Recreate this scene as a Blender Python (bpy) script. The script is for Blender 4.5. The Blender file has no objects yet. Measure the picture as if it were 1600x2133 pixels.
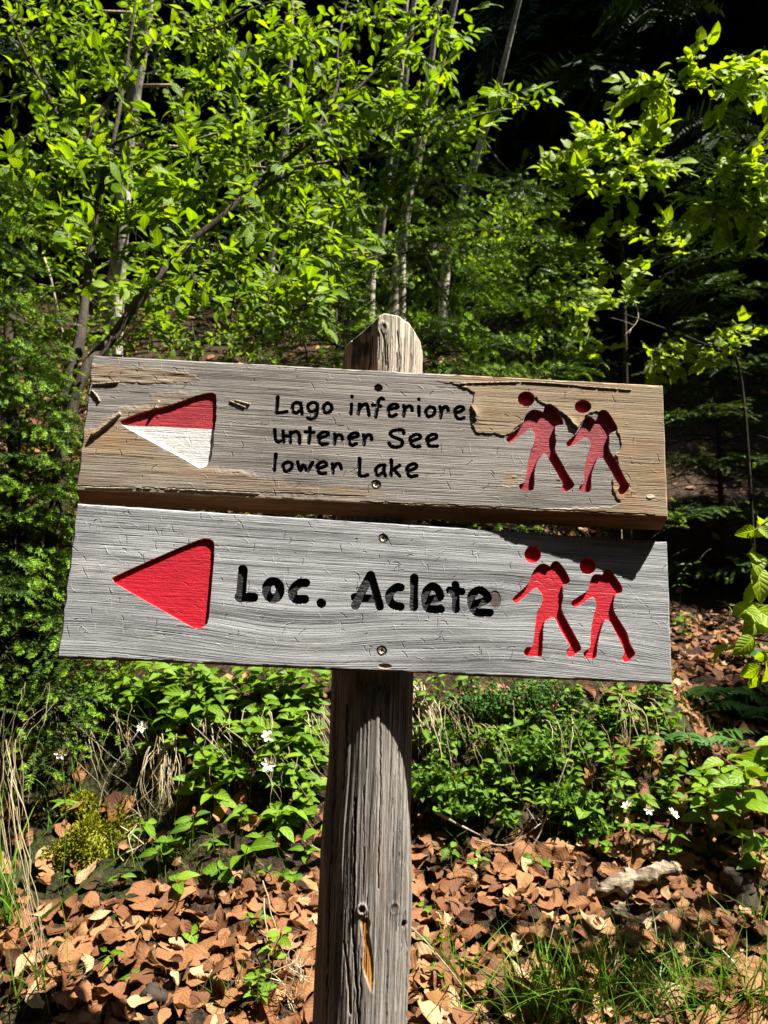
import bpy, math, random
import numpy as np
from mathutils import Matrix, Vector
rng = np.random.default_rng(11)
random.seed(5)
sc = bpy.context.scene
COL = sc.collection

# ---------------------------------------------------------------- camera, sky, sun, exposure
CZ = 0.95                                   # camera height above the path (m)
PITCH = math.radians(6.0)
F = 1603.0                                  # focal length in photo pixels (1600 x 2133)
CAM = np.array([0, 0, CZ])
FWD = np.array([0, math.cos(PITCH), math.sin(PITCH)])
UPV = np.array([0, -math.sin(PITCH), math.cos(PITCH)])
cam = bpy.data.cameras.new("camera")
cam.sensor_fit = 'VERTICAL'; cam.sensor_height = 36.0
cam.lens = 36.0 * F / 2133.0
cam.clip_start = 0.05; cam.clip_end = 600
cam.dof.use_dof = True; cam.dof.focus_distance = 1.34; cam.dof.aperture_fstop = 8.5
camo = bpy.data.objects.new("camera", cam); COL.objects.link(camo)
camo.location = CAM; camo.rotation_euler = (math.pi / 2 + PITCH, 0, 0)
sc.camera = camo

SUN = np.array([0.457, -0.125, 0.875]); SUN /= np.linalg.norm(SUN)
world = bpy.data.worlds.new("World"); sc.world = world; world.use_nodes = True
wn = world.node_tree; bg = wn.nodes['Background']
sky = wn.nodes.new('ShaderNodeTexSky'); sky.sky_type = 'NISHITA'; sky.sun_disc = False
sky.sun_elevation = math.asin(SUN[2]); sky.sun_rotation = math.atan2(SUN[0], SUN[1])
wn.links.new(sky.outputs[0], bg.inputs[0]); bg.inputs[1].default_value = 0.05
sl = bpy.data.lights.new("sun", 'SUN'); sl.energy = 5.0; sl.angle = math.radians(0.5); sl.color = (1.0, 0.95, 0.87)
so = bpy.data.objects.new("sun", sl); COL.objects.link(so)
so.rotation_euler = Vector(SUN).to_track_quat('Z', 'Y').to_euler(); so.location = (4, -2, 9)
sc.view_settings.view_transform = 'Standard'; sc.view_settings.look = 'None'
sc.view_settings.gamma = 1; sc.view_settings.use_curve_mapping = False
sc.view_settings.exposure = 1.8
sc.cycles.max_bounces = 5; sc.cycles.diffuse_bounces = 2; sc.cycles.transparent_max_bounces = 4
sc.cycles.sample_clamp_indirect = 4.0

# ---------------------------------------------------------------- helpers
def at(px, py, d):
    """world point seen at photo pixel (px,py) at depth d along the optical axis (used to take measurements off the photo)"""
    return CAM + d * (FWD + np.array([1, 0, 0]) * ((px - 800) / F) + UPV * (-(py - 1066.5) / F))
def project(P):
    P = np.asarray(P, float) - CAM
    d = P @ FWD; d = np.where(np.abs(d) < 1e-4, 1e-4, d)
    return 800 + F * P[..., 0] / d, 1066.5 - F * (P @ UPV) / d, d
def norm(v):
    v = np.asarray(v, float); return v / np.maximum(np.linalg.norm(v, axis=-1, keepdims=True), 1e-9)
def sstep(a, b, x):
    t = np.clip((x - a) / (b - a), 0, 1); return t * t * (3 - 2 * t)
def cr(pts, n=8, closed=False):
    """Catmull-Rom through pts"""
    p = np.asarray(pts, float)
    if len(p) < 3 and not closed:
        t = np.linspace(0, 1, n + 1)[:, None]; return p[0] * (1 - t) + p[-1] * t
    q = np.vstack([p[-1:], p, p[:2]]) if closed else np.vstack([2 * p[0] - p[1], p, 2 * p[-1] - p[-2]])
    out = []
    for i in range(len(q) - 3):
        a, b, c, d = q[i:i + 4]
        for t in np.arange(n) / n:
            out.append(.5 * ((2 * b) + (-a + c) * t + (2 * a - 5 * b + 4 * c - d) * t * t + (-a + 3 * b - 3 * c + d) * t ** 3))
    if not closed: out.append(p[-1])
    return np.array(out)
def vnoise(x, y, seed=0):
    """smooth value noise in [-1,1]"""
    g = np.random.default_rng(seed).uniform(-1, 1, (256, 256))
    xi = np.floor(x).astype(int); yi = np.floor(y).astype(int)
    fx = x - xi; fy = y - yi; fx = fx * fx * (3 - 2 * fx); fy = fy * fy * (3 - 2 * fy)
    a = g[xi % 256, yi % 256]; b = g[(xi + 1) % 256, yi % 256]; c = g[xi % 256, (yi + 1) % 256]; d = g[(xi + 1) % 256, (yi + 1) % 256]
    return (a * (1 - fx) + b * fx) * (1 - fy) + (c * (1 - fx) + d * fx) * fy

class Geo:
    """collects geometry; build() links it as ONE mesh object"""
    def __init__(s): s.V = []; s.Q = []; s.T = []; s.R = []; s.U = []; s.n = 0; s.QM = []; s.TM = []
    def add(s, V, Q=None, T=None, rnd=0.0, uv=None, mat=0):
        V = np.asarray(V, float).reshape(-1, 3); k = len(V)
        if k == 0: return
        s.V.append(V)
        s.R.append(np.broadcast_to(np.asarray(rnd, float), (k,)).copy())
        s.U.append(np.zeros((k, 2)) if uv is None else np.asarray(uv, float))
        if Q is not None and len(Q): Q = np.asarray(Q, int); s.Q.append(Q + s.n); s.QM.append(np.full(len(Q), mat))
        if T is not None and len(T): T = np.asarray(T, int); s.T.append(T + s.n); s.TM.append(np.full(len(T), mat))
        s.n += k
    def inst(s, tpl, pos, R, scale, rnd, mat=0):
        """many copies of template (V,Q,T,uv); R (n,3,3) columns = x,y,z axes"""
        V, Q, T, uv = tpl; n = len(pos); k = len(V)
        if n == 0: return
        scale = np.broadcast_to(np.asarray(scale, float), (n,))
        W = np.einsum('nij,kj->nki', R, V) * scale[:, None, None] + np.asarray(pos)[:, None, :]
        off = (np.arange(n) * k)[:, None, None]
        s.add(W.reshape(-1, 3), (Q[None] + off).reshape(-1, 4) if len(Q) else None, (T[None] + off).reshape(-1, 3) if len(T) else None,
              np.repeat(rnd, k), np.tile(uv, (n, 1)), mat)
    def mesh(s, name, mats, smooth=True, attrs=None):
        V = np.vstack(s.V); me = bpy.data.meshes.new(name)
        Q = np.vstack(s.Q) if s.Q else np.zeros((0, 4), int); T = np.vstack(s.T) if s.T else np.zeros((0, 3), int)
        loops = np.concatenate([Q.ravel(), T.ravel()]); nq, nt = len(Q), len(T)
        me.vertices.add(len(V)); me.vertices.foreach_set('co', V.astype(np.float32).ravel())
        me.loops.add(len(loops)); me.loops.foreach_set('vertex_index', loops.astype(np.int32))
        me.polygons.add(nq + nt)
        st = np.concatenate([np.arange(nq) * 4, nq * 4 + np.arange(nt) * 3]).astype(np.int32)
        me.polygons.foreach_set('loop_start', st)
        mi = np.concatenate((s.QM if nq else []) + (s.TM if nt else [])).astype(np.int32)
        for m in (mats if isinstance(mats, (list, tuple)) else [mats]): me.materials.append(m)
        me.polygons.foreach_set('material_index', mi)
        me.polygons.foreach_set('use_smooth', np.full(nq + nt, smooth))
        a = me.attributes.new('rnd', 'FLOAT', 'POINT'); a.data.foreach_set('value', np.concatenate(s.R).astype(np.float32))
        a = me.attributes.new('luv', 'FLOAT2', 'POINT'); a.data.foreach_set('vector', np.vstack(s.U).astype(np.float32).ravel())
        for k, v in (attrs or {}).items():
            a = me.attributes.new(k, 'FLOAT', 'POINT'); a.data.foreach_set('value', np.asarray(v, np.float32))
        me.update(calc_edges=True); me.validate()
        return me
    def build(s, name, mats, parent=None, smooth=True, attrs=None, **props):
        return link(name, s.mesh(name, mats, smooth, attrs), parent, **props)

def link(name, data, parent=None, mat4=None, **props):
    o = bpy.data.objects.new(name, data); COL.objects.link(o)
    if parent is not None: o.parent = parent
    if mat4 is not None: o.matrix_basis = Matrix([list(map(float, r)) for r in mat4])
    for k, v in props.items(): o[k] = v
    return o
def thing(name, label, category, loc=(0, 0, 0), group=None):
    o = bpy.data.objects.new(name, None); COL.objects.link(o); o.location = [float(v) for v in loc]; o.empty_display_size = .05
    o['label'] = label; o['category'] = category
    if group: o['group'] = group
    return o
def T4(loc):
    m = np.eye(4); m[:3, 3] = loc; return m

def tube(pts, rad, seg=8, wob=0.0, seed=0, cap=True):
    """tapering tube along pts -> V, Q, T, uv"""
    p = np.asarray(pts, float); n = len(p); rad = np.interp(np.linspace(0, 1, n), np.linspace(0, 1, len(rad)), rad)
    t = norm(np.gradient(p, axis=0)); ref = np.array([0.31, 0.2, 0.93])
    if abs(t[0] @ ref) > .9: ref = np.array([1., 0, 0])
    a = norm(np.cross(t, ref)); b = np.cross(t, a)
    th = np.linspace(0, 2 * np.pi, seg, endpoint=False)
    rr = rad[:, None] * np.ones(seg)
    if wob:
        L = np.concatenate([[0], np.cumsum(np.linalg.norm(np.diff(p, axis=0), axis=1))])
        rr = rr * (1 + wob * vnoise(L[:, None] / (rad.mean() * 5) + seed * 7.3, (np.cos(th) * 1.5 + 3)[None] + 0 * L[:, None], seed) + wob * .6 * vnoise(L[:, None] / (rad.mean() * 2), (np.sin(th) * 2 + 9)[None] + 0 * L[:, None], seed + 1))
    V = p[:, None] + (np.cos(th)[None, :, None] * a[:, None] + np.sin(th)[None, :, None] * b[:, None]) * rr[..., None]
    i = np.arange(n - 1)[:, None]; j = np.arange(seg)[None]
    Q = np.stack([i * seg + j, i * seg + (j + 1) % seg, (i + 1) * seg + (j + 1) % seg, (i + 1) * seg + j], -1).reshape(-1, 4)
    uv = np.stack([np.broadcast_to(th / 6.2832, (n, seg)), np.broadcast_to(np.linspace(0, 1, n)[:, None], (n, seg))], -1).reshape(-1, 2)
    V = V.reshape(-1, 3); T = np.zeros((0, 3), int)
    if cap:
        V = np.vstack([V, p[:1], p[-1:]]); uv = np.vstack([uv, [[.5, 0], [.5, 1]]])
        jj = np.arange(seg); e = (n - 1) * seg
        T = np.vstack([np.stack([np.full(seg, n * seg), (jj + 1) % seg, jj], 1), np.stack([np.full(seg, n * seg + 1), e + jj, e + (jj + 1) % seg], 1)])
    return V, Q, T, uv
def add_tube(g, pts, rad, seg=8, wob=0.0, seed=0, rnd=0.5, mat=0, cap=True):
    V, Q, T, uv = tube(pts, rad, seg, wob, seed, cap); g.add(V, Q, T, rnd, uv, mat)
def frames(d, n):
    """rotation matrices with y along d and z near n"""
    y = norm(d); x = norm(np.cross(y, n)); z = np.cross(x, y)
    return np.stack([x, y, z], -1)
def rvec(n, s=1.0): return rng.normal(0, s, (n, 3))

def leaf_tpl(rows, width, prof, fold=.25, droop=.2, curl=0., wave=0., cols=1, pleat=0., seed=0, twist=0.):
    """leaf of length 1 along +y, upper side +z. prof: function of t in 0..1 -> relative half width"""
    r = np.random.default_rng(seed); t = np.linspace(0, 1, rows); w = np.array([prof(x) for x in t]) * width / 2
    us = np.linspace(-1, 1, 2 * cols + 1); V = []; uv = []
    for k, (tt, ww) in enumerate(zip(t, w)):
        for u in us:
            x = u * ww; y = tt; z = abs(x) * fold - droop * tt * tt
            z += curl * (abs(u) ** 2) * ww * 1.6 * np.sin(tt * 3.14)
            z += pleat * np.cos(tt * 7 * 6.283 - abs(u) * 4) * abs(u) * ww
            z += wave * r.normal() * (.25 + abs(u)) * (tt > .02)
            ang = twist * (tt - .3); ca, sa = math.cos(ang), math.sin(ang); x, z = x * ca - z * sa, x * sa + z * ca
            V.append((x, y, z)); uv.append((u, tt))
    m = len(us); Q = []
    for i in range(rows - 1):
        for j in range(m - 1): Q.append((i * m + j, i * m + j + 1, (i + 1) * m + j + 1, (i + 1) * m + j))
    return np.array(V), np.array(Q), np.zeros((0, 3), int), np.array(uv)
def dry_tpl(rows, cols, seed, width=.6):
    """dead leaf: smooth curl across, bend along, rippled margin, crumpled surface"""
    r = np.random.default_rng(seed + 900); V = []; uv = []; us = np.linspace(-1, 1, 2 * cols + 1)
    curl = r.normal(.25, .55); bend = r.normal(.1, .55); tw = r.normal(0, .7); side = r.normal(0, .12); a1, a2, p1, p2 = r.uniform(.02, .07), r.uniform(.01, .05), r.uniform(0, 6.3), r.uniform(0, 6.3); tear = r.uniform(.55, 1.0); f1 = r.uniform(9, 16); asym = r.normal(0, .5); wid = width * r.uniform(.8, 1.15)
    for t in np.linspace(0, 1, rows):
        w = P_ovate(t) * wid / 2 * (1 + .06 * math.sin(f1 * 2 * t + p2)); th = bend * 1.6 * t
        yc = (math.sin(th) / (bend * 1.6)) if abs(bend) > .05 else t; zc = ((1 - math.cos(th)) / (bend * 1.6)) if abs(bend) > .05 else 0
        for u in us:
            cc = curl * (1 + asym * u) * (.5 + t) * 2.2; ph = cc * u * .6
            x = w * (math.sin(ph) / (cc * .6)) if abs(cc) > .05 else w * u; z = w * (1 - math.cos(ph)) / (abs(cc * .6) + .05) * np.sign(curl) * 1.1
            z += abs(u) ** 1.5 * a1 * math.sin(f1 * t + p1 + 1.2 * np.sign(u)) + a2 * math.sin(7 * t + 3 * u + p2) + .03 * abs(u) * w
            an = tw * (t - .4); x, z = x * math.cos(an) - z * math.sin(an), x * math.sin(an) + z * math.cos(an)
            V.append((x + side * math.sin(3.1 * t), yc, z + zc)); uv.append((u, t))
    m = len(us); Q = [(i * m + j, i * m + j + 1, (i + 1) * m + j + 1, (i + 1) * m + j) for i in range(rows - 1) for j in range(m - 1)]
    V = np.array(V); V[:, 2] -= np.median(V[:, 2]); V[:, 1] -= .5
    return V, np.array(Q), np.zeros((0, 3), int), np.array(uv)
def P_ovate(t): return (math.sin(math.pi * min(1, t ** .72)) ** .85) if 0 < t < 1 else (.06 if t == 0 else .0)
def P_obov(t): return (math.sin(math.pi * t ** 1.25) ** .8) if 0 < t < 1 else (.05 if t == 0 else .0)
def P_lance(t): return (math.sin(math.pi * t ** .6) ** 1.1) if 0 < t < 1 else (.05 if t == 0 else .0)
def P_round(t): return (math.sin(math.pi * min(1, (t * .97 + .03) ** .8)) ** .6) if t < 1 else 0.1
def tpl_mesh(name, tpl, m, rnd):
    g = Geo(); g.add(tpl[0], tpl[1], tpl[2], rnd, tpl[3]); return g.mesh(name, m)
# ---------------------------------------------------------------- materials
class NT:
    def __init__(s, name):
        s.m = bpy.data.materials.new(name); s.m.use_nodes = True; s.t = s.m.node_tree; s.t.nodes.clear()
        s.out = s.t.nodes.new('ShaderNodeOutputMaterial')
    def n(s, typ, ins=None, **kw):
        nd = s.t.nodes.new('ShaderNode' + typ)
        for k, v in kw.items(): setattr(nd, k, v)
        for k, v in (ins or {}).items(): s.put(nd, k, v)
        return nd
    def put(s, nd, k, v):
        i = nd.inputs[k]
        if isinstance(v, bpy.types.NodeSocket): s.t.links.new(v, i)
        elif isinstance(v, (tuple, list)) and i.type == 'RGBA' and len(v) == 3: i.default_value = (*v, 1)
        else: i.default_value = v
    def math(s, op, a, b=0.0, c=None, clamp=False):
        ins = {0: a, 1: b}
        if c is not None: ins[2] = c
        nd = s.n('Math', ins, operation=op); nd.use_clamp = clamp; return nd.outputs[0]
    def mix(s, f, a, b, mode='MIX'):
        nd = s.t.nodes.new('ShaderNodeMix'); nd.data_type = 'RGBA'; nd.blend_type = mode
        s.put(nd, 0, f); s.put(nd, 6, a); s.put(nd, 7, b); return nd.outputs[2]
    def attr(s, name, vec=False): return s.n('Attribute', attribute_name=name).outputs['Vector' if vec else 'Fac']
    def ramp(s, f, stops, interp='LINEAR'):
        nd = s.n('ValToRGB'); e = nd.color_ramp.elements; nd.color_ramp.interpolation = interp
        while len(e) < len(stops): e.new(.5)
        for el, (p, c) in zip(e, stops): el.position = p; el.color = (*c, 1) if len(c) == 3 else c
        s.put(nd, 0, f); return nd.outputs[0]
    def noise(s, vec, scale=5., detail=3., rough=.55):
        nd = s.n('TexNoise', {'Scale': scale, 'Detail': detail, 'Roughness': rough})
        if vec is not None: s.put(nd, 'Vector', vec)
        return nd.outputs[0]
    def obj(s): return s.n('TexCoord').outputs['Object']
    def mapping(s, vec, scale=(1, 1, 1), loc=(0, 0, 0)):
        return s.n('Mapping', {'Vector': vec, 'Scale': scale, 'Location': loc}).outputs[0]
    def sep(s, vec): return s.n('SeparateXYZ', {0: vec}).outputs
    def bump(s, h, strength=.3, dist=.002): return s.n('Bump', {'Height': h, 'Strength': strength, 'Distance': dist}).outputs[0]
    def bsdf(s, color, rough=.7, spec=.3, normal=None, **kw):
        b = s.n('BsdfPrincipled', {'Base Color': color, 'Roughness': rough, 'Specular IOR Level': spec, **kw})
        if normal is not None: s.put(b, 'Normal', normal)
        return b.outputs[0]
    def done(s, sh): s.t.links.new(sh, s.out.inputs[0]); return s.m

def leaf_mat(name, c0, c1, c2, trans=.38, tint=(1.25, 1.15, .5), rough=.5, spec=.22, veins=7., vs=.35):
    k = NT(name); r = k.attr('rnd'); luv = k.sep(k.attr('luv', True))
    col = k.ramp(r, [(0, c0), (.55, c1), (1, c2)])
    au = k.math('ABSOLUTE', luv[0]); ph = k.math('SUBTRACT', k.math('MULTIPLY', luv[1], veins), k.math('MULTIPLY', au, 1.6))
    vein = k.math('POWER', k.math('ABSOLUTE', k.math('SINE', k.math('MULTIPLY', ph, math.pi))), .5)
    mid = k.math('SMOOTH_MIN', k.math('MULTIPLY', au, 9.), 1.0, .2, clamp=True)
    h = k.math('MULTIPLY', vein, mid)
    col = k.mix(k.math('SUBTRACT', 1.0, mid), col, tuple(min(1, x * 1.7 + .03) for x in c1))
    nz = k.noise(k.obj(), 60., 2.); col = k.mix(k.math('MULTIPLY', nz, .5), col, k.mix(.5, col, tuple(x * .45 for x in c0)))
    nb = k.bump(h, vs, .004)
    d = k.bsdf(col, rough, spec, nb)
    tc = k.mix(1.0, col, (*tint, 1), 'MULTIPLY'); tr = k.n('BsdfTranslucent', {0: tc, 1: nb}).outputs[0]
    return k.done(k.n('MixShader', {0: trans, 1: d, 2: tr}).outputs[0])

M_SHRUB = leaf_mat('shrub_leaf', (.065, .13, .004), (.17, .295, .004), (.29, .41, .007), .53)
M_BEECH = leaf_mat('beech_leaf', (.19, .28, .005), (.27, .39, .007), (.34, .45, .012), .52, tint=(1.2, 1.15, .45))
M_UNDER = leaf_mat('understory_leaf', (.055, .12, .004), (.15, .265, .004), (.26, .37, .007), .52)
M_HERB = leaf_mat('herb_leaf', (.06, .135, .008), (.125, .235, .010), (.20, .32, .016), .36, rough=.46, veins=5)
M_FERN = leaf_mat('fern_leaf', (.03, .095, .012), (.05, .14, .018), (.08, .19, .022), .28)
M_BILB = leaf_mat('bilberry_leaf', (.055, .13, .008), (.10, .21, .012), (.17, .30, .015), .34, veins=3)
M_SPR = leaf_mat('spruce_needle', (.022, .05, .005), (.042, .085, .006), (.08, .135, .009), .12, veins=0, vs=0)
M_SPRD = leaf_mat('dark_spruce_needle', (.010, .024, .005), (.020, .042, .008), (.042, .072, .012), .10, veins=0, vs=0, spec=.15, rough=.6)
M_TIP = leaf_mat('new_spruce_shoot', (.11, .21, .010), (.16, .29, .014), (.22, .36, .02), .25, veins=0, vs=0)
M_GRASS = leaf_mat('grass_blade', (.055, .13, .012), (.10, .20, .016), (.17, .28, .03), .3, veins=0, vs=0, rough=.35)
M_STRAW = leaf_mat('dry_grass_blade', (.28, .21, .11), (.50, .42, .25), (.66, .58, .39), .2, tint=(1, .95, .8), veins=0, vs=0, rough=.5)
M_MOSS = leaf_mat('moss_frond', (.09, .11, .006), (.19, .20, .008), (.28, .27, .014), .2, veins=0, vs=0, rough=.7, spec=.1)

def dry_leaf():
    k = NT('dry_beech_leaf'); r = k.attr('rnd'); luv = k.sep(k.attr('luv', True))
    col = k.ramp(r, [(0, (.022, .012, .008)), (.2, (.072, .031, .016)), (.42, (.175, .072, .028)), (.65, (.275, .126, .048)), (.85, (.37, .205, .088)), (1, (.52, .38, .21))])
    au = k.math('ABSOLUTE', luv[0]); ph = k.math('SUBTRACT', k.math('MULTIPLY', luv[1], 8.), k.math('MULTIPLY', au, 1.8))
    vein = k.math('POWER', k.math('ABSOLUTE', k.math('SINE', k.math('MULTIPLY', ph, math.pi))), .45)
    mid = k.math('MULTIPLY', au, 8., clamp=True); h = k.math('MULTIPLY', vein, mid)
    nz = k.noise(k.obj(), 45., 4.)
    col = k.mix(k.math('MULTIPLY', k.math('SUBTRACT', 1.0, h), .22), col, (.10, .045, .02))
    col = k.mix(k.ramp(nz, [(.42, (0, 0, 0)), (.72, (.75, .75, .75))]), col, (.11, .05, .025))
    nb = k.bump(k.math('ADD', h, k.math('MULTIPLY', nz, .9)), .32, .004)
    d = k.bsdf(col, .6, .16, nb); tr = k.n('BsdfTranslucent', {0: col, 1: nb}).outputs[0]
    return k.done(k.n('MixShader', {0: .12, 1: d, 2: tr}).outputs[0])
M_DRY = dry_leaf()

def bark(name, dark, light, sx=30., sz=7., moss=0.0):
    k = NT(name); o = k.obj()
    n1 = k.noise(k.mapping(o, (sx, sx, sz)), 1., 5., .65); n2 = k.noise(k.mapping(o, (6, 6, 4), (3, 1, 2)), 1., 3.)
    col = k.ramp(n1, [(.32, dark), (.62, light)])
    col = k.mix(k.ramp(n2, [(.45, (0, 0, 0)), (.6, (.6, .6, .6))]), col, tuple(min(1, x * 1.6) for x in light))
    if moss: col = k.mix(k.ramp(k.noise(k.mapping(o, (5, 5, 2)), 1., 4.), [(.5, (0, 0, 0)), (.62, (moss,) * 3)]), col, (.05, .075, .012))
    return k.done(k.bsdf(col, .85, .2, k.bump(n1, .8, .01)))
M_BARKD = bark('dark_bark', (.009, .007, .005), (.034, .026, .019))
M_BARKS = bark('shrub_bark', (.013, .010, .007), (.048, .038, .026), 60, 25)
M_BARKG = bark('pale_grey_bark', (.10, .092, .075), (.38, .35, .29), 40, 14, .4)
M_TWIG = bark('dead_twig', (.10, .075, .05), (.32, .26, .19), 80, 30)

def soil():
    k = NT('forest_soil'); o = k.obj()
    n1 = k.noise(o, 9., 6., .65); n2 = k.noise(o, 55., 4., .7); n3 = k.noise(o, 1.3, 3.)
    col = k.ramp(n2, [(.3, (.010, .007, .005)), (.5, (.035, .022, .013)), (.66, (.11, .058, .028)), (.8, (.20, .12, .06))])
    col = k.mix(k.ramp(n3, [(.5, (0, 0, 0)), (.65, (.7, .7, .7))]), col, k.ramp(n1, [(.35, (.012, .018, .005)), (.7, (.04, .055, .012))]))
    return k.done(k.bsdf(col, .9, .15, k.bump(k.math('ADD', n1, n2), .9, .03)))
M_SOIL = soil()

def simple(name, col, rough=.6, spec=.3, noise=0., nscale=60., dark=None, **kw):
    k = NT(name); c = col; nb = None
    if noise:
        nz = k.noise(k.obj(), nscale, 4.); c = k.mix(k.ramp(nz, [(.4, (0, 0, 0)), (.7, (noise,) * 3)]), col, dark or tuple(x * .4 for x in col)); nb = k.bump(nz, .4, .003)
    return k.done(k.bsdf(c, rough, spec, nb, **kw))
M_PETAL = simple('white_petal', (.80, .81, .78), .5, .2)
M_STAMEN = simple('yellow_stamen', (.6, .45, .06), .6)
M_HEATH = simple('pink_heath_bell', (.42, .13, .11), .6)
M_STEM = simple('green_stem', (.07, .12, .03), .5)
M_REDSTEM = simple('reddish_twig', (.09, .045, .025), .6, .3, .5, 90)
M_SCREW = simple('screw_steel', (.42, .36, .22), .38, .5, .6, 300., (.10, .08, .05), Metallic=.85)

def board_wood(name, gray_d, gray_l, seed, tilt=0.):
    """weathered board: attributes grain (ridge 0..1), brown (old skin), pale (scuffs), fissure, knot"""
    k = NT(name); o = k.obj()
    so_ = k.sep(o); gv = k.n('CombineXYZ', {0: so_[0], 1: k.attr('gc'), 2: 0.0}).outputs[0]
    fine = k.noise(k.mapping(gv, (14., 520., 60.), (seed, 0, 0)), 1., 6., .75)
    mid = k.noise(k.mapping(gv, (2.2, 70., 20.), (seed + 4, 0, 0)), 1., 4., .6)
    line = k.ramp(k.noise(k.mapping(gv, (2.2, 480., 20.), (seed + 7, 3, 0)), 1., 1.5, .5), [(.40, (0, 0, 0)), (.52, (1, 1, 1))])
    blot = k.noise(k.mapping(o, (5., 11., 5.), (seed + 9, 0, 0)), 1., 4., .6)
    speck = k.noise(k.mapping(o, (160., 420., 200.)), 1., 3., .7)
    g = k.attr('grain')
    f = k.math('ADD', k.math('MULTIPLY', line, .12), k.math('MULTIPLY', fine, .86))
    f = k.math('ADD', f, k.math('MULTIPLY', k.math('SUBTRACT', mid, .5), .75))
    f = k.math('ADD', f, k.math('MULTIPLY', k.math('SUBTRACT', blot, .5), .35))
    col = k.ramp(f, [(.30, gray_d), (.50, tuple((a + b) / 2 for a, b in zip(gray_d, gray_l))), (.70, gray_l)])
    br = k.ramp(f, [(.2, (.15, .105, .062)), (.5, (.29, .215, .135)), (.85, (.44, .35, .235))])
    org = k.noise(k.mapping(o, (6., 15., 5.), (seed + 2, 0, 0)), 1., 3.)
    br = k.mix(k.ramp(org, [(.52, (0, 0, 0)), (.72, (.8, .8, .8))]), br, k.ramp(f, [(.2, (.27, .13, .06)), (.8, (.48, .28, .15))]))
    col = k.mix(k.attr('brown'), col, br)
    col = k.mix(k.math('MULTIPLY', k.attr('pale'), .75), col, (.60, .56, .48))
    col = k.mix(k.attr('fissure'), col, (.025, .02, .016))
    col = k.mix(k.attr('knot'), col, k.ramp(fine, [(.3, (.06, .05, .045)), (.7, (.15, .125, .11))]))
    col = k.mix(k.ramp(speck, [(.62, (0, 0, 0)), (.78, (.55, .55, .55))]), col, (.05, .045, .04))
    nb = k.bump(k.math('ADD', k.math('ADD', fine, k.math('MULTIPLY', speck, .5)), k.math('MULTIPLY', line, .3)), .5, .0014)
    return k.done(k.bsdf(col, .82, .22, nb))
M_UPW = board_wood('weathered_board_grey_brown', (.10, .086, .075), (.37, .34, .305), 1.)
M_LOW = board_wood('weathered_board_silver', (.085, .085, .086), (.43, .432, .437), 5.)
def edge_wood(name, d, l):
    k = NT(name); o = k.obj(); n1 = k.noise(k.mapping(o, (6., 90., 160.)), 1., 5., .7)
    return k.done(k.bsdf(k.ramp(n1, [(.3, d), (.7, l)]), .85, .2, k.bump(n1, .7, .003)))
M_UPE = edge_wood('upper_board_edge', (.10, .05, .028), (.27, .155, .085))
M_LOE = edge_wood('lower_board_edge', (.05, .04, .03), (.17, .145, .115))
def paint(name, col, dark, wear, rough=.5, spec=.35, bs=.5):
    k = NT(name); o = k.obj()
    fine = k.noise(k.mapping(o, (10., 330., 60.)), 1., 4., .65); blot = k.noise(k.mapping(o, (14., 22., 14.)), 1., 3.); sp = k.noise(k.mapping(o, (110., 260., 200.)), 1., 3., .7)
    c = k.mix(k.ramp(blot, [(.45, (0, 0, 0)), (.62, (.7, .7, .7))]), col, dark)
    c = k.mix(k.ramp(sp, [(.64, (0, 0, 0)), (.76, (1, 1, 1))]), c, wear)
    c = k.mix(k.math('MULTIPLY', fine, .25), c, dark)
    return k.done(k.bsdf(c, rough, spec, k.bump(k.math('ADD', fine, sp), bs, .0016)))
M_RED = paint('red_paint', (.52, .011, .026), (.40, .008, .02), (.60, .04, .055))
M_REDF = paint('faded_red_paint', (.42, .032, .040), (.28, .022, .034), (.46, .10, .10), .6)
M_REDH = paint('faded_rose_paint', (.40, .042, .058), (.20, .015, .024), (.46, .14, .15), .6)
M_WHITE = paint('white_paint', (.70, .70, .67), (.58, .58, .55), (.34, .34, .33), .5)
M_BLACK = paint('black_paint', (.017, .017, .018), (.009, .009, .010), (.07, .07, .07), .5, .3, .8)

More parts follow.
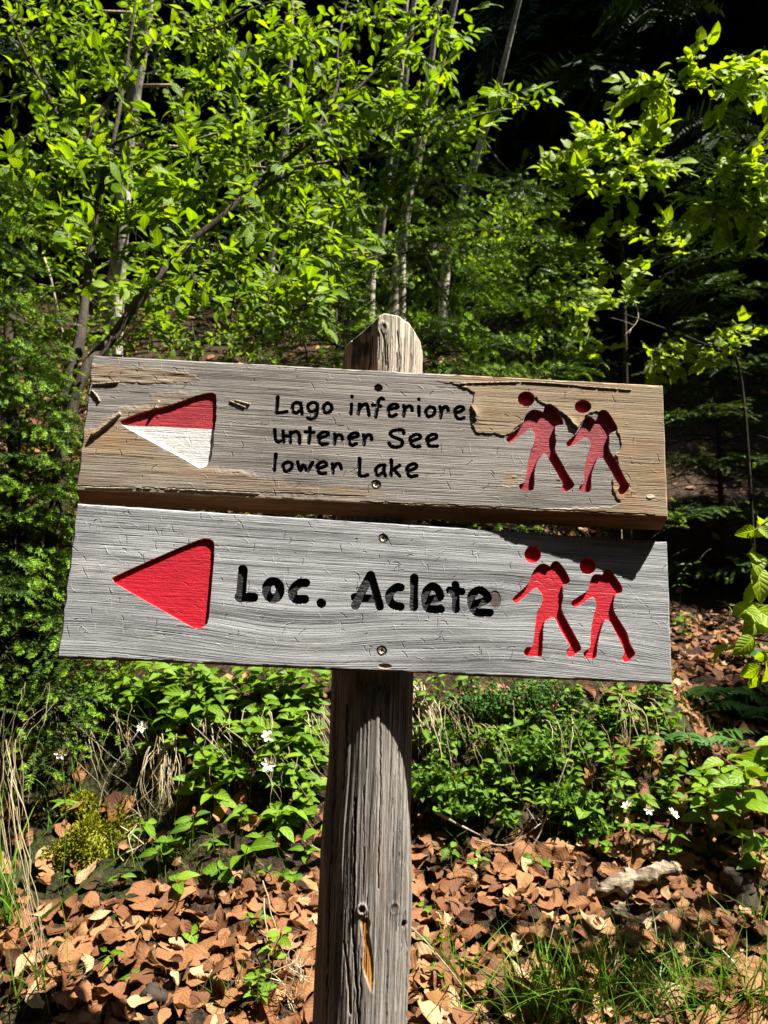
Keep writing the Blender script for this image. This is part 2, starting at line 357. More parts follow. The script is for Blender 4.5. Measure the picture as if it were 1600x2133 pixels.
def post_wood():
    k = NT('weathered_post'); o = k.obj()
    fine = k.noise(k.mapping(o, (360., 20., 360.)), 1., 6., .75); line = k.ramp(k.noise(k.mapping(o, (260., 4., 260.), (4, 0, 0)), 1., 1.5), [(.42, (0, 0, 0)), (.54, (1, 1, 1))]); mid = k.noise(k.mapping(o, (70., 3., 70.), (2, 0, 0)), 1., 4., .6); blot = k.noise(k.mapping(o, (16., 5., 16.), (7, 0, 0)), 1., 3.)
    sp = k.noise(k.mapping(o, (300., 120., 300.)), 1., 3., .7)
    f = k.math('ADD', k.math('MULTIPLY', line, .10), k.math('ADD', k.math('MULTIPLY', fine, .62), k.math('MULTIPLY', mid, .46)))
    col = k.ramp(f, [(.38, (.030, .026, .023)), (.53, (.13, .117, .104)), (.68, (.30, .27, .235)), (.80, (.46, .42, .36))])
    col = k.mix(k.ramp(blot, [(.5, (0, 0, 0)), (.68, (.55, .55, .55))]), col, k.ramp(f, [(.35, (.05, .03, .022)), (.8, (.25, .16, .11))]))
    col = k.mix(k.attr('cut'), col, k.ramp(f, [(.40, (.10, .075, .05)), (.52, (.30, .25, .18)), (.66, (.52, .46, .36)), (.8, (.62, .57, .48))]))
    col = k.mix(k.attr('orange'), col, k.ramp(fine, [(.3, (.36, .15, .03)), (.7, (.58, .29, .07))]))
    col = k.mix(k.attr('char'), col, k.ramp(f, [(.45, (.012, .011, .010)), (.8, (.16, .14, .11))]))
    col = k.mix(k.attr('rim'), col, (.42, .39, .34))
    col = k.mix(k.attr('fissure'), col, (.012, .010, .008))
    col = k.mix(k.ramp(sp, [(.64, (0, 0, 0)), (.78, (.5, .5, .5))]), col, (.36, .34, .30))
    return k.done(k.bsdf(col, .85, .2, k.bump(k.math('ADD', k.math('ADD', fine, k.math('MULTIPLY', line, .4)), k.math('MULTIPLY', mid, .7)), .8, .003)))
M_POST = post_wood()
def rotten():
    k = NT('rotten_wood'); o = k.obj(); n1 = k.noise(k.mapping(o, (14., 90., 90.)), 1., 5., .7); n2 = k.noise(o, 22., 4.)
    c = k.ramp(n1, [(.3, (.14, .10, .06)), (.6, (.42, .35, .24)), (.8, (.58, .52, .40))]); c = k.mix(k.ramp(n2, [(.44, (0, 0, 0)), (.56, (.95, .95, .95))]), c, k.ramp(n1, [(.3, (.02, .014, .010)), (.7, (.15, .11, .07))]))
    return k.done(k.bsdf(c, .9, .15, k.bump(k.math('ADD', n1, n2), .9, .008)))
M_ROT = rotten()
# ---------------------------------------------------------------- the signpost: two routed boards on a round post
def rotc(rx, ry, rz):
    cx, sx, cy, sy, cz, sz = math.cos(rx), math.sin(rx), math.cos(ry), math.sin(ry), math.cos(rz), math.sin(rz)
    X = np.array([[1, 0, 0], [0, cx, -sx], [0, sx, cx]]); Y = np.array([[cy, 0, sy], [0, 1, 0], [-sy, 0, cy]]); Z = np.array([[cz, -sz, 0], [sz, cz, 0], [0, 0, 1]])
    return Z @ X @ Y
CAMR = np.stack([[1, 0, 0], UPV, -FWD], 1)          # camera axes in the world
class Board:
    def __init__(s, p, dist):
        x, y, rx, ry, rz, s.W, s.H = p
        s.R = CAMR @ rotc(rx, ry, rz); s.o = CAM + CAMR @ np.array([x, y, -dist])
        s.M = np.eye(4); s.M[:3, :3] = s.R; s.M[:3, 3] = s.o
    def uv(s, pts, off=0.0):
        """photo pixels -> board coordinates (m)"""
        pts = np.atleast_2d(np.asarray(pts, float)); d = (FWD[None] + np.outer((pts[:, 0] - 800) / F, [1, 0, 0]) + np.outer(-(pts[:, 1] - 1066.5) / F, UPV))
        n = s.R[:, 2]; t = ((s.o + n * off - CAM) @ n) / (d @ n)
        return ((CAM + d * t[:, None]) - s.o) @ s.R
UPB = Board((-.0073, .1311, -.20244, .0449, -.0365, 1.0036, .2395), 1.328)
LOB = Board((-.0037, -.1380, -.20693, .1125, -.0429, 1.0015, .2436), 1.272)
SIGN_BASE = np.array([-0.035, 1.29, CZ - .86])
sign = thing('signpost', 'wooden trail signpost with two routed boards on a weathered round post', 'signpost', SIGN_BASE)

def Z(ox, oy, sc_, pts): return [(ox + x / sc_, oy + y / sc_) for x, y in pts]
def R1(p): return Z(550, 800, 6.6667, p)
def R2(p): return Z(780, 800, 6.6667, p)
def R3(p): return Z(470, 1160, 5.3333, p)
def R4(p): return Z(720, 1160, 4.7059, p)
def R5(p): return Z(1040, 800, 5.3333, p)
def R6(p): return Z(1050, 1120, 5.3333, p)
def R7(p): return Z(160, 730, 5.0, p)
def RU(p): return Z(750, 660, 2.2857, p)
def RL(p): return Z(100, 1040, 2.2857, p)
def ell(cx, cy, rx, ry, n=20):
    return [(cx + rx * math.cos(a), cy + ry * math.sin(a)) for a in np.linspace(0, 2 * math.pi, n, endpoint=False)]

UP_LETTERS = [  # each letter: list of strokes in photo pixels
 [R1([(190,180),(180,290),(172,395)]), R1([(168,402),(240,395),(315,383)])],
 [R1([(500,270),(450,257),(405,285),(390,340),(405,385),(450,403),(495,372)]), R1([(505,265),(518,340),(525,415)])],
 [R1([(735,278),(690,258),(630,275),(605,325),(625,372),(685,383),(728,345),(735,280)]), R1([(737,280),(735,380),(712,460),(660,490),(604,470)])],
 [R1([(880,264),(835,300),(822,360),(850,400),(900,393),(938,350),(930,295),(882,264)])],
 [R1([(1215,282),(1205,415)]), R1([(1220,172),(1221,178)])],
 [R1([(1327,280),(1318,350),(1305,420)]), R1([(1312,370),(1370,292),(1425,285),(1442,350),(1457,435)])],
 [R2([(122,212),(98,197),(60,230),(42,320),(15,460)]), R2([(-28,290),(85,310)])],
 [R2([(195,352),(260,340),(322,325),(308,287),(255,283),(203,320),(192,390),(215,448),(260,448),(300,425)])],
 [R2([(405,303),(415,370),(400,448)]), R2([(415,362),(460,312),(508,312),(523,368)])],
 [R2([(615,312),(618,440)]), R2([(616,212),(616,217)])],
 [R2([(770,317),(722,360),(712,410),(745,453),(800,443),(835,400),(828,337),(772,317)])],
 [R2([(910,317),(925,390),(915,470)]), R2([(925,382),(970,322),(1008,322),(1023,368)])],
 [R2([(1122,398),(1180,388),(1236,350),(1213,317),(1160,322),(1117,370),(1127,440),(1170,488),(1240,473)])],
 [R1([(148,635),(150,720),(167,788),(210,803),(252,780)]), R1([(263,655),(265,740),(270,805)]), R1([(285,722),(345,724)])],
 [R1([(367,665),(360,740),(365,810)]), R1([(367,690),(430,662),(478,682),(490,750),(490,820)])],
 [R1([(637,608),(635,700),(620,820)]), R1([(572,665),(690,672)])],
 [R1([(755,765),(820,735),(888,705),(876,672),(812,672),(758,720),(755,790),(800,838),(878,832)])],
 [R1([(980,697),(985,760),(975,835)]), R1([(985,752),(1035,707),(1073,717),(1085,768)])],
 [R1([(1180,768),(1240,745),(1303,720),(1288,682),(1232,687),(1183,730),(1177,800),(1217,852),(1283,828)])],
 [R1([(1380,707),(1390,780),(1385,845)]), R1([(1390,772),(1435,712),(1483,717),(1493,773)])],
 [R2([(405,690),(393,643),(290,642),(228,672),(228,718),(310,755),(383,790),(373,858),(300,878),(228,863),(202,825)])],
 [R2([(503,800),(580,775),(637,745),(618,707),(560,707),(498,750),(502,820),(547,868),(628,868)])],
 [R2([(733,800),(808,770),(858,745),(853,707),(802,702),(738,745),(728,800),(767,863),(870,862)])],
 [R1([(162,972),(150,1090),(140,1198)])],
 [R1([(328,1082),(277,1110),(264,1160),(292,1213),(338,1208),(383,1160),(383,1102),(330,1082)])],
 [R1([(465,1085),(480,1150),(502,1208),(533,1140),(546,1132),(575,1170),(600,1213),(640,1150),(675,1087)])],
 [R1([(743,1175),(810,1158),(863,1130),(848,1087),(790,1087),(743,1130),(738,1190),(782,1243),(853,1240)])],
 [R1([(950,1112),(955,1180),(955,1238)]), R1([(960,1170),(1010,1108),(1053,1122),(1070,1178)])],
 [R1([(1325,1032),(1325,1150),(1320,1262)]), R1([(1320,1270),(1380,1280),(1438,1265)])],
 [R2([(140,1127),(80,1130),(22,1180),(22,1248),(60,1273),(115,1230)]), R2([(140,1130),(127,1200),(150,1278)])],
 [R2([(232,1057),(235,1160),(225,1273)]), R2([(348,1132),(250,1200)]), R2([(270,1195),(350,1278)])],
 [R2([(458,1205),(530,1190),(583,1150),(563,1112),(500,1122),(453,1170),(458,1240),(502,1288),(588,1273)])],
]
LO_LETTERS = [
 ([R3([(190,140),(185,270),(170,430)]), R3([(152,450),(310,450)])], 9.0),
 ([R3(ell(528,368,77,97,14) + [(605,368)])], 8.4),
 ([R3([(888,290),(840,287),(775,330),(742,400),(775,468),(878,472)])], 8.6),
 ([R3([(1060,513),(1064,517)])], 8.9),
 ([R4([(95,480),(170,320),(245,180)]), R4([(245,180),(290,330),(333,488)]), R4([(90,398),(310,413)])], 8.2),
 ([R4([(538,302),(500,300),(440,350),(427,410),(460,468),(538,490)])], 8.1),
 ([R4([(672,205),(668,495)])], 8.1),
 ([R4([(790,432),(850,417),(925,393),(902,322),(850,290),(792,340),(780,440),(812,508),(932,514)])], 8.0),
 ([R4([(1075,275),(1080,515)]), R4([(1023,328),(1135,340)])], 7.9),
 ([R4([(1243,470),(1320,450),(1392,412),(1372,362),(1310,326),(1240,372),(1232,460),(1280,540),(1412,548)])], 8.0),
]
UP_HIKERS = [
 [R5(ell(298,168,92,83)), R5([(375,285),(330,310),(290,360),(260,440),(200,500),(120,565),(82,605),(95,640),(140,645),(200,600),(290,530),(345,490),(385,530),(400,590),(385,670),(350,750),(320,880),(305,1000),(285,1090),(235,1110),(222,1140),(240,1170),(290,1180),(360,1180),(385,1150),(390,1020),(400,930),(430,850),(490,772),(515,772),(560,850),(620,950),(670,1040),(710,1110),(695,1150),(705,1185),(750,1190),(800,1165),(832,1130),(820,1090),(760,1000),(690,870),(620,740),(630,640),(615,500),(645,460),(700,450),(708,420),(670,340),(620,265),(560,225),(520,235),(500,270),(485,310),(430,290)])],
 [R5(ell(928,252,90,73)), R5([(980,360),(940,400),(910,470),(860,550),(790,610),(750,650),(760,690),(800,690),(880,640),(970,590),(1010,640),(1020,680),(995,750),(960,880),(945,1000),(940,1100),(900,1130),(890,1165),(910,1195),(960,1200),(1005,1195),(1020,1150),(1025,1020),(1050,920),(1090,830),(1130,805),(1160,830),(1200,900),(1250,980),(1290,1060),(1335,1130),(1320,1180),(1340,1220),(1380,1225),(1420,1180),(1440,1130),(1400,1060),(1350,960),(1290,840),(1225,740),(1220,640),(1225,560),(1270,530),(1300,515),(1310,490),(1260,400),(1200,310),(1150,292),(1110,310),(1090,370),(1070,405),(1020,370)])]]
LO_HIKERS = [
 [R6(ell(318,188,90,94)), R6([(435,290),(380,310),(330,370),(300,440),(280,500),(200,580),(110,660),(100,690),(120,720),(160,715),(240,650),(350,560),(400,600),(430,650),(420,740),(370,830),(360,900),(345,1020),(330,1130),(310,1215),(250,1220),(225,1260),(235,1305),(300,1315),(400,1320),(420,1290),(430,1150),(440,980),(470,920),(540,885),(580,920),(620,1010),(680,1110),(735,1210),(700,1250),(705,1310),(745,1325),(800,1290),(850,1250),(850,1210),(800,1110),(730,980),(640,800),(655,680),(650,570),(660,530),(700,515),(727,490),(720,440),(670,350),(610,275),(570,262),(535,280),(510,320),(480,305)])],
 [R6(ell(932,315,90,90)), R6([(1040,405),(990,420),(960,480),(940,570),(900,610),(820,660),(755,710),(752,745),(790,770),(860,740),(985,660),(1020,720),(1025,760),(1000,860),(975,980),(965,1100),(955,1220),(900,1260),(885,1300),(910,1335),(1000,1340),(1025,1310),(1040,1180),(1070,1050),(1110,930),(1150,915),(1190,950),(1240,1050),(1290,1150),(1340,1270),(1315,1330),(1330,1370),(1370,1380),(1420,1340),(1455,1290),(1440,1250),(1400,1180),(1360,1050),(1280,920),(1215,790),(1235,640),(1300,610),(1312,570),(1290,510),(1220,410),(1180,358),(1140,355),(1105,390),(1085,415)])]]
UP_ARROW = R7([(462,757),(480,722),(700,640),(1000,560),(1250,470),(1380,440),(1432,450),(1452,492),(1450,700),(1430,850),(1420,980),(1400,1120),(1360,1190),(1300,1222),(1255,1212),(1100,1120),(800,960),(600,850),(500,790)])
LO_ARROW = RL([(310,382),(325,365),(500,285),(700,200),(755,188),(785,200),(792,235),(785,330),(775,450),(765,560),(755,595),(720,615),(680,605),(600,560),(450,475),(330,405)])
GREY_LOW = RU([(505,340),(548,365),(540,395),(528,428),(546,465),(548,490),(533,515),(545,545),(572,556),(640,556),(690,570),(722,548),(775,500),(800,430),(835,382),(870,413),(930,436),(965,458),(1000,500),(1035,535),(1060,500),(1075,470),(1120,450),(1140,455),(1215,530),(1230,560),(1245,622),(1218,660),(1230,690),(1215,730),(1198,790),(1210,840),(1222,862),(1240,885),(1195,905),(900,915),(500,920),(-1500,920),(-1500,260),(300,300),(440,318)])
LEFT_BROWN = R7([(-40,815),(190,805),(300,730),(440,612),(560,592),(760,570),(800,455),(1000,440),(1240,448),(1260,470),(1000,560),(462,757),(800,960),(1255,1212),(1400,1225),(1700,1260),(2200,1390),(3000,1440),(3400,1500),(3000,1520),(-60,1450)])
TOP_BROWN = R7([(150,150),(420,170),(900,200),(1250,262),(1300,310),(1000,350),(720,345),(440,330),(435,352),(140,352)])

NX, NY = 960, 262
def seg_dist(X, Y, P):
    """distance from grid points to polyline P"""
    d = np.full(X.shape, 9.0)
    for (ax, ay), (bx, by) in zip(P[:-1], P[1:]):
        vx, vy = bx - ax, by - ay; L = vx * vx + vy * vy + 1e-14
        t = np.clip(((X - ax) * vx + (Y - ay) * vy) / L, 0, 1)
        d = np.minimum(d, (X - ax - t * vx) ** 2 + (Y - ay - t * vy) ** 2 if False else np.hypot(X - ax - t * vx, Y - ay - t * vy))
    return d
def inside(X, Y, P):
    c = np.zeros(X.shape, bool); n = len(P)
    for i in range(n):
        ax, ay = P[i]; bx, by = P[(i + 1) % n]
        if ay == by: continue
        m = ((ay > Y) != (by > Y)) & (X < (bx - ax) * (Y - ay) / (by - ay) + ax); c ^= m
    return c
class Relief:
    def __init__(s, B, gseed):
        s.B = B; s.u = np.linspace(-B.W / 2, B.W / 2, NX + 1); s.v = np.linspace(-B.H / 2, B.H / 2, NY + 1)
        s.U, s.Vv = np.meshgrid(s.u, s.v, indexing='ij'); s.z = np.zeros(s.U.shape)
        s.at = {k: np.zeros(s.U.shape) for k in ('grain', 'brown', 'pale', 'fissure', 'knot')}
        uc = (s.u[1:] + s.u[:-1]) / 2; vc = (s.v[1:] + s.v[:-1]) / 2
        s.UC, s.VC = np.meshgrid(uc, vc, indexing='ij'); s.lab = np.zeros(s.UC.shape, int); s.cut = np.full(s.U.shape, 1.0)
    def win(s, P, pad):
        lo = P.min(0) - pad; hi = P.max(0) + pad
        i0, i1 = np.clip(np.searchsorted(s.u, [lo[0], hi[0]]), 0, NX + 1); j0, j1 = np.clip(np.searchsorted(s.v, [lo[1], hi[1]]), 0, NY + 1)
        return slice(max(i0 - 1, 0), i1 + 1), slice(max(j0 - 1, 0), j1 + 1)
    def sdf(s, kind, shapes, r=0., pad=.012):
        """list of (window, signed distance) on vertices plus the same on cells"""
        out = []
        for sh in shapes:
            P = s.B.uv(sh)[:, :2]
            P = cr(P, 5, kind == 'poly') if len(P) > 2 else P
            w = s.win(P, pad + r)
            def f(X, Y):
                if kind == 'poly':
                    d = seg_dist(X, Y, np.vstack([P, P[:1]])); return np.where(inside(X, Y, P), -d, d)
                return seg_dist(X, Y, P) - r
            wc = (slice(w[0].start, min(w[0].stop, NX)), slice(w[1].start, min(w[1].stop, NY)))
            out.append((w, f(s.U[w], s.Vv[w]), wc, f(s.UC[wc], s.VC[wc])))
        return out
    def rout(s, kind, shapes, depth, label, r=0., wall=.0006, vee=0.):
        for w, d, wc, dc in s.sdf(kind, shapes, r):
            k = sstep(0, 1, -d / wall + .0)
            cutz = -depth * k
            if vee: cutz = -depth * np.sqrt(np.clip(1 - np.clip((d + r) / r, 0, 1) ** 2, 0, 1))
            s.cut[w] = np.minimum(s.cut[w], np.where(d < 0, cutz, 1.0))
            s.lab[wc] = np.where((dc < .0002), label, s.lab[wc])
def grain_profile(n, seed, pitch):
    """1-D ring pattern: soft light earlywood, narrow proud latewood lines"""
    r = np.random.default_rng(seed); x = np.zeros(n); ph = 0.
    steps = pitch * np.exp(r.normal(0, .35, 4000)); edges = np.cumsum(steps); t = np.linspace(0, 1.2, n)
    i = np.searchsorted(edges, t); e0 = np.concatenate([[0], edges])[i]; q = (t - e0) / steps[i]
    amp = r.uniform(.45, 1., 4001)[i]
    return np.clip(1 - np.abs(q - .5) / .5, 0, 1) ** 1.3 * amp
def finish_relief(s, gp, warp, amp, seed, nscr, scr_v):
    B = s.B; g = np.interp(s.Vv + .5 + warp, np.linspace(0, 1.2, len(gp)), gp)
    fine = vnoise(s.U * 26 + 5, (s.Vv + warp) * 700, seed); fine2 = vnoise(s.U * 9, (s.Vv + warp) * 260, seed + 1)
    s.at['gc'] = s.Vv + warp; s.at['grain'] = np.clip(g * .9 + fine * .18 + fine2 * .2, 0, 1)
    s.z += amp * (g - .5 + .45 * fine + .35 * fine2) + .0007 * vnoise(s.U * 4, s.Vv * 9, seed + 2)
    # drying checks along the grain
    r = np.random.default_rng(seed + 7)
    for _ in range(44):
        u0 = r.uniform(-B.W / 2, B.W / 2); L = r.uniform(.03, .16); v0 = r.uniform(-B.H / 2, B.H / 2)
        P = np.array([(u0 + t * L, v0 + .0004 * math.sin(9 * t + u0 * 50)) for t in np.linspace(0, 1, 7)])
        w = s.win(P, .004); vv = s.Vv[w] + (warp[w] - warp[w].mean()) * .8
        d = seg_dist(s.U[w], vv, P); k = np.clip(1 - d / .0007, 0, 1); s.z[w] -= .0006 * k; s.at['fissure'][w] = np.maximum(s.at['fissure'][w], k * r.uniform(.2, .7))
    # curled flakes of old varnish: short raised threads
    for _ in range(nscr):
        u0 = r.uniform(-B.W / 2, B.W / 2); v0 = r.uniform(*scr_v) * B.H; a = r.choice([r.normal(1.57, .35), r.normal(2.1, .3), r.uniform(0, 3.14)]); L = r.uniform(.003, .015)
        bend = r.normal(0, .5); P = np.array([(u0 + L * t * math.cos(a + bend * t), v0 + L * t * math.sin(a + bend * t)) for t in np.linspace(0, 1, 5)])
        w = s.win(P, .003); d = seg_dist(s.U[w], s.Vv[w], P); k = np.clip(1 - d / .0009, 0, 1)
        if r.random() < .6: s.z[w] += .0004 * k; s.at['pale'][w] = np.maximum(s.at['pale'][w], k * .45)
        else: s.z[w] -= .0008 * k; s.at['fissure'][w] = np.maximum(s.at['fissure'][w], k * .75)

def build_board(s, mats_front, parts, label, thick, bevel_low, rim):
    """split the relief into the board (label 0) and the painted recesses; close the board with its edges and back"""
    B = s.B; idx = np.arange((NX + 1) * (NY + 1)).reshape(NX + 1, NY + 1)
    quad = np.stack([idx[:-1, :-1], idx[1:, :-1], idx[1:, 1:], idx[:-1, 1:]], -1).reshape(-1, 4)
    z = np.where(s.cut < .5, s.cut + np.minimum(s.z, .0006) * .6, s.z)
    # worn edges
    eu = np.minimum(B.W / 2 - np.abs(s.U), B.H / 2 - np.abs(s.Vv)); wob = .0022 + .0016 * vnoise(s.U * 60, s.Vv * 60, 3)
    z = z - .0022 * (1 - sstep(0, wob, eu))
    V = np.stack([s.U, s.Vv, z], -1).reshape(-1, 3)
    nu = .0010 * vnoise(s.u * 30, s.u * 0 + 2.5, 8) + .0007 * vnoise(s.u * 190, s.u * 0 + 2.5, 9)
    V = V.reshape(NX + 1, NY + 1, 3); V[:, 0, 1] -= np.abs(nu); V[:, -1, 1] += nu * .5
    nv = .0006 * vnoise(s.v * 50, s.v * 0 + 4.5, 10); V[0, :, 0] += nv; V[-1, :, 0] += nv; V = V.reshape(-1, 3)
    lab = s.lab.reshape(-1)
    def sub(mask, name, mat, parent, extra=None, **props):
        q = quad[mask]; use = np.unique(q); mp = np.full(len(V), -1); mp[use] = np.arange(len(use))
        g = Geo(); g.add(V[use], mp[q]); at_ = {k: a.reshape(-1)[use] for k, a in s.at.items()}
        if extra is not None:
            ev, eq = extra; g.add(ev, eq, mat=1)
            at_ = {k: np.concatenate([a, np.zeros(len(ev))]) for k, a in at_.items()}
        return g.build(name, mat, parent, smooth=False, attrs=at_, **props)
    # edges and back as one skirt
    bl = idx[:, 0]; br = idx[-1, :]; bt = idx[::-1, -1]; bk = idx[::-1, 0]
    ring = np.concatenate([idx[:-1, 0], idx[-1, :-1], idx[:0:-1, -1], idx[0, :0:-1]]); rv = V[ring].copy(); n = len(ring)
    low = (np.abs(rv[:, 1] + B.H / 2) < .006)
    lay = [rv.copy()]
    def layer(dz, dlow, grow=0.):
        a = rv.copy(); a[:, 2] = dz + .0008 * vnoise(a[:, 0] * 50, a[:, 1] * 50, 21); a[:, 1] += np.where(low, -dlow, 0)
        a[:, 0] *= 1 + grow; a[:, 1] += np.sign(a[:, 1]) * grow * .3
        if dlow: a[:, 1] += np.where(low, .0012 * vnoise(a[:, 0] * 30, a[:, 0] * 0 + dz * 90, 22), 0)
        return a
    lay += [layer(-rim, rim * .05, .0), layer(-rim - .0012, -.0015, -.0015), layer(-rim - .004, .001, .002), layer(-thick * .6, bevel_low * .65, .002), layer(-thick, bevel_low, .002)]
    ev = np.vstack(lay); eq = []
    for L in range(len(lay) - 1):
        a = np.arange(n); eq.append(np.stack([L * n + (a + 1) % n, L * n + a, (L + 1) * n + a, (L + 1) * n + (a + 1) % n], 1))
    c = len(ev); ev = np.vstack([ev, [[0, 0, -thick]]]); eq = np.vstack(eq)
    g0 = (len(lay) - 1) * n; a = np.arange(0, n, 1)
    fan = np.stack([g0 + (a + 1) % n, g0 + a, np.full(n, c)], 1)
    M = np.linalg.inv(T4(SIGN_BASE)) @ B.M
    q = quad[lab == 0]; use = np.unique(q); mp = np.full(len(V), -1); mp[use] = np.arange(len(use))
    g = Geo(); g.add(V[use], mp[q]); g.add(ev, eq, fan, mat=1)
    at_ = {k: np.concatenate([x.reshape(-1)[use], np.zeros(len(ev))]) for k, x in s.at.items()}
    me = g.mesh('sign_board', mats_front, False, at_)
    bo = link('sign_board', me, sign, M, label=label)
    for lb, (nm, mt, lbl) in parts.items():
        m = lab == lb
        if m.any():
            o = sub(m, nm, mt, bo)
            if lbl: o['label'] = lbl
    return bo
def screw(bo, B, px, py, rot, sunk=-.0012):
    c = B.uv([(px, py)])[0]; g = Geo(); n = 36; th = np.linspace(0, 2 * np.pi, n, endpoint=False)
    lob = .0019 + .00075 * np.cos(6 * (th + rot))
    rings = [(.0066, -.0016), (.0064, -.0002), (.0056, .0003), (.0042, .0002)]
    L = [np.stack([r * np.cos(th), r * np.sin(th), np.full(n, z)], 1) for r, z in rings]
    L += [np.stack([lob * np.cos(th), lob * np.sin(th), np.full(n, z)], 1) for z in (-.0003, -.0026)]
    V = np.vstack(L); a = np.arange(n); Q = np.vstack([np.stack([k * n + a, k * n + (a + 1) % n, (k + 1) * n + (a + 1) % n, (k + 1) * n + a], 1) for k in range(len(L) - 1)])
    V = np.vstack([V, [[0, 0, -.0026]]]); T = np.stack([(len(L) - 1) * n + a, (len(L) - 1) * n + (a + 1) % n, np.full(n, len(V) - 1)], 1)
    g.add(V + np.array([c[0], c[1], sunk]), Q, T); g.build('screw', M_SCREW, bo)
def dent(s, px, py, r, depth, ring=True):
    c = s.B.uv([(px, py)])[0]; w = s.win(np.array([c[:2]]), r * 1.5); d = np.hypot(s.U[w] - c[0], s.Vv[w] - c[1]) + .0006 * vnoise(s.U[w] * 400, s.Vv[w] * 400, 5)
    s.z[w] -= depth * (1 - sstep(r * .75, r, d))
    if ring: s.at['fissure'][w] = np.maximum(s.at['fissure'][w], .8 * (1 - sstep(r * .9, r * 1.12, d)))

# ---- upper board
s = Relief(UPB, 1); U, V_ = s.U, s.Vv
def mask_poly(s, px, soft, rough=.0):
    P = s.B.uv(px)[:, :2]; X = s.U + rough * (vnoise(s.U * 170, s.Vv * 170, 31) + .7 * vnoise(s.U * 60, s.Vv * 90, 32)); Y = s.Vv + rough * vnoise(s.U * 190, s.Vv * 190, 33)
    d = seg_dist(X, Y, np.vstack([P, P[:1]])); sd = np.where(inside(X, Y, P), -d, d); return 1 - sstep(-soft, soft, sd), sd
warp = .0012 * vnoise(U * 2.2, V_ * 5, 41) + .012 * U * .3 + .0012 * vnoise(U * 9, V_ * 30, 42)
finish_relief(s, grain_profile(6000, 3, .0027), warp, .00019, 50, 230, (-.48, .48))
low, sdl = mask_poly(s, GREY_LOW, .0010, .0016)
right = sstep(.075, .15, U); skin = (1 - low) * right
left_edge = np.exp(-np.clip(sdl, 0, 1) / .009) * (sdl > 0) * right       # the skin curls up along its torn rim
cs1 = UPB.uv([(992, 862)])[0]; cs2 = UPB.uv([(1192, 888)])[0]; curlspots = np.exp(-((U - cs1[0]) / .012) ** 2 - ((V_ - cs1[1]) / .014) ** 2) + .8 * np.exp(-((U - cs2[0]) / .02) ** 2 - ((V_ - cs2[1]) / .02) ** 2)
s.z += skin * (.0010 + .0006 * left_edge + .0042 * left_edge * curlspots)
s.at['brown'] = np.maximum(s.at['brown'], skin)
lb, sdb = mask_poly(s, LEFT_BROWN, .006, .004); s.at['brown'] = np.maximum(s.at['brown'], lb * (.62 * (1 - sstep(-.05, .1, U)) + .30) * (.75 + .4 * vnoise(U * 9, V_ * 60, 64))); s.z += lb * .0006 * (U < -.1)
tb, sdt = mask_poly(s, TOP_BROWN, .0015, .0025); s.at['brown'] = np.maximum(s.at['brown'], tb * .7); s.z += tb * .0006 + .0005 * tb * vnoise(U * 40, V_ * 190, 61)
br = s.at['brown']; s.z += .0007 * br * np.maximum(0, vnoise(U * 22, V_ * 150, 62)) * (U < .1)      # lifted fibres
edge_b = sstep(.010, .0, UPB.H / 2 + V_) ; s.at['brown'] = np.maximum(s.at['brown'], .8 * edge_b)
for pts, r0, h in ((R7([(445,665),(380,715),(300,780),(215,850),(178,872)]), .0042, .0060), (R7([(850,540),(830,590),(825,650),(838,680)]), .0034, .0040), (R7([(160,420),(215,480),(240,530)]), .0018, .0026),
                   (R7([(440,330),(300,345),(180,352)]), .0016, .0024), (R7([(1600,1010 - 480),(1680,560),(1750,590)]), .0014, .0018), (R7([(1650,520),(1730,540),(1800,560)]), .0014, .0022),
                   (Z(750,660,2.2857,[(480,318),(800,312),(1100,335),(1290,350)]), .0012, .0016), (R7([(100,1430),(900,1440),(1900,1490)]), .0016, .0014)):
    P = cr(UPB.uv(pts)[:, :2], 5); w = s.win(P, .01); d = seg_dist(s.U[w], s.Vv[w], P) + .0006 * vnoise(s.U[w] * 240, s.Vv[w] * 240, 71)
    k = sstep(r0, r0 * .45, d); s.z[w] += h * k; s.at['brown'][w] = np.maximum(s.at['brown'][w], k); s.at['pale'][w] = np.maximum(s.at['pale'][w], k * .35)
for pts in (R7([(0,1412),(700,1430),(1300,1450),(2200,1490),(3000,1520)]), RU([(0,880),(500,900),(900,918),(1400,942)])):
    P = cr(UPB.uv(pts)[:, :2], 5); w = s.win(P, .006); d = seg_dist(s.U[w], s.Vv[w] + .0012 * vnoise(s.U[w] * 70, s.U[w] * 0 + 3, 73), P); k = sstep(.0012, .0004, d); s.z[w] -= .002 * k; s.at['fissure'][w] = np.maximum(s.at['fissure'][w], .8 * k)
# fuzzy scuffs at the second hiker's feet and the first one's heel, one pale spot near the corner
for (cx, cy, rx, ry, a) in ((1065, 1000, .016, .012, .8), (1300, 1020, .020, .014, .8), (1170, 1005, .010, .010, .5)):
    c = UPB.uv([(cx, cy)])[0]; q = np.exp(-((U - c[0]) / rx) ** 2 - ((V_ - c[1]) / ry) ** 2); s.at['brown'] = np.maximum(s.at['brown'], np.clip(q * a * 1.6, 0, .9)); s.z += .0016 * q * np.maximum(0, vnoise(U * 90, V_ * 230, 75))
c = UPB.uv([(1354, 1035)])[0]; q = sstep(.0075, .0055, np.hypot(U - c[0], (V_ - c[1]) * 1.6) + .0015 * vnoise(U * 200, V_ * 200, 77)); s.at['pale'] = np.maximum(s.at['pale'], q); s.z += .0008 * q
c = UPB.uv([(635, 911)])[0]; q = sstep(.0045, .0035, np.maximum(np.abs(U - c[0]), np.abs(V_ - c[1]) * .6)); s.at['brown'] = np.maximum(s.at['brown'], q); s.at['pale'] = np.maximum(s.at['pale'], q * .6)
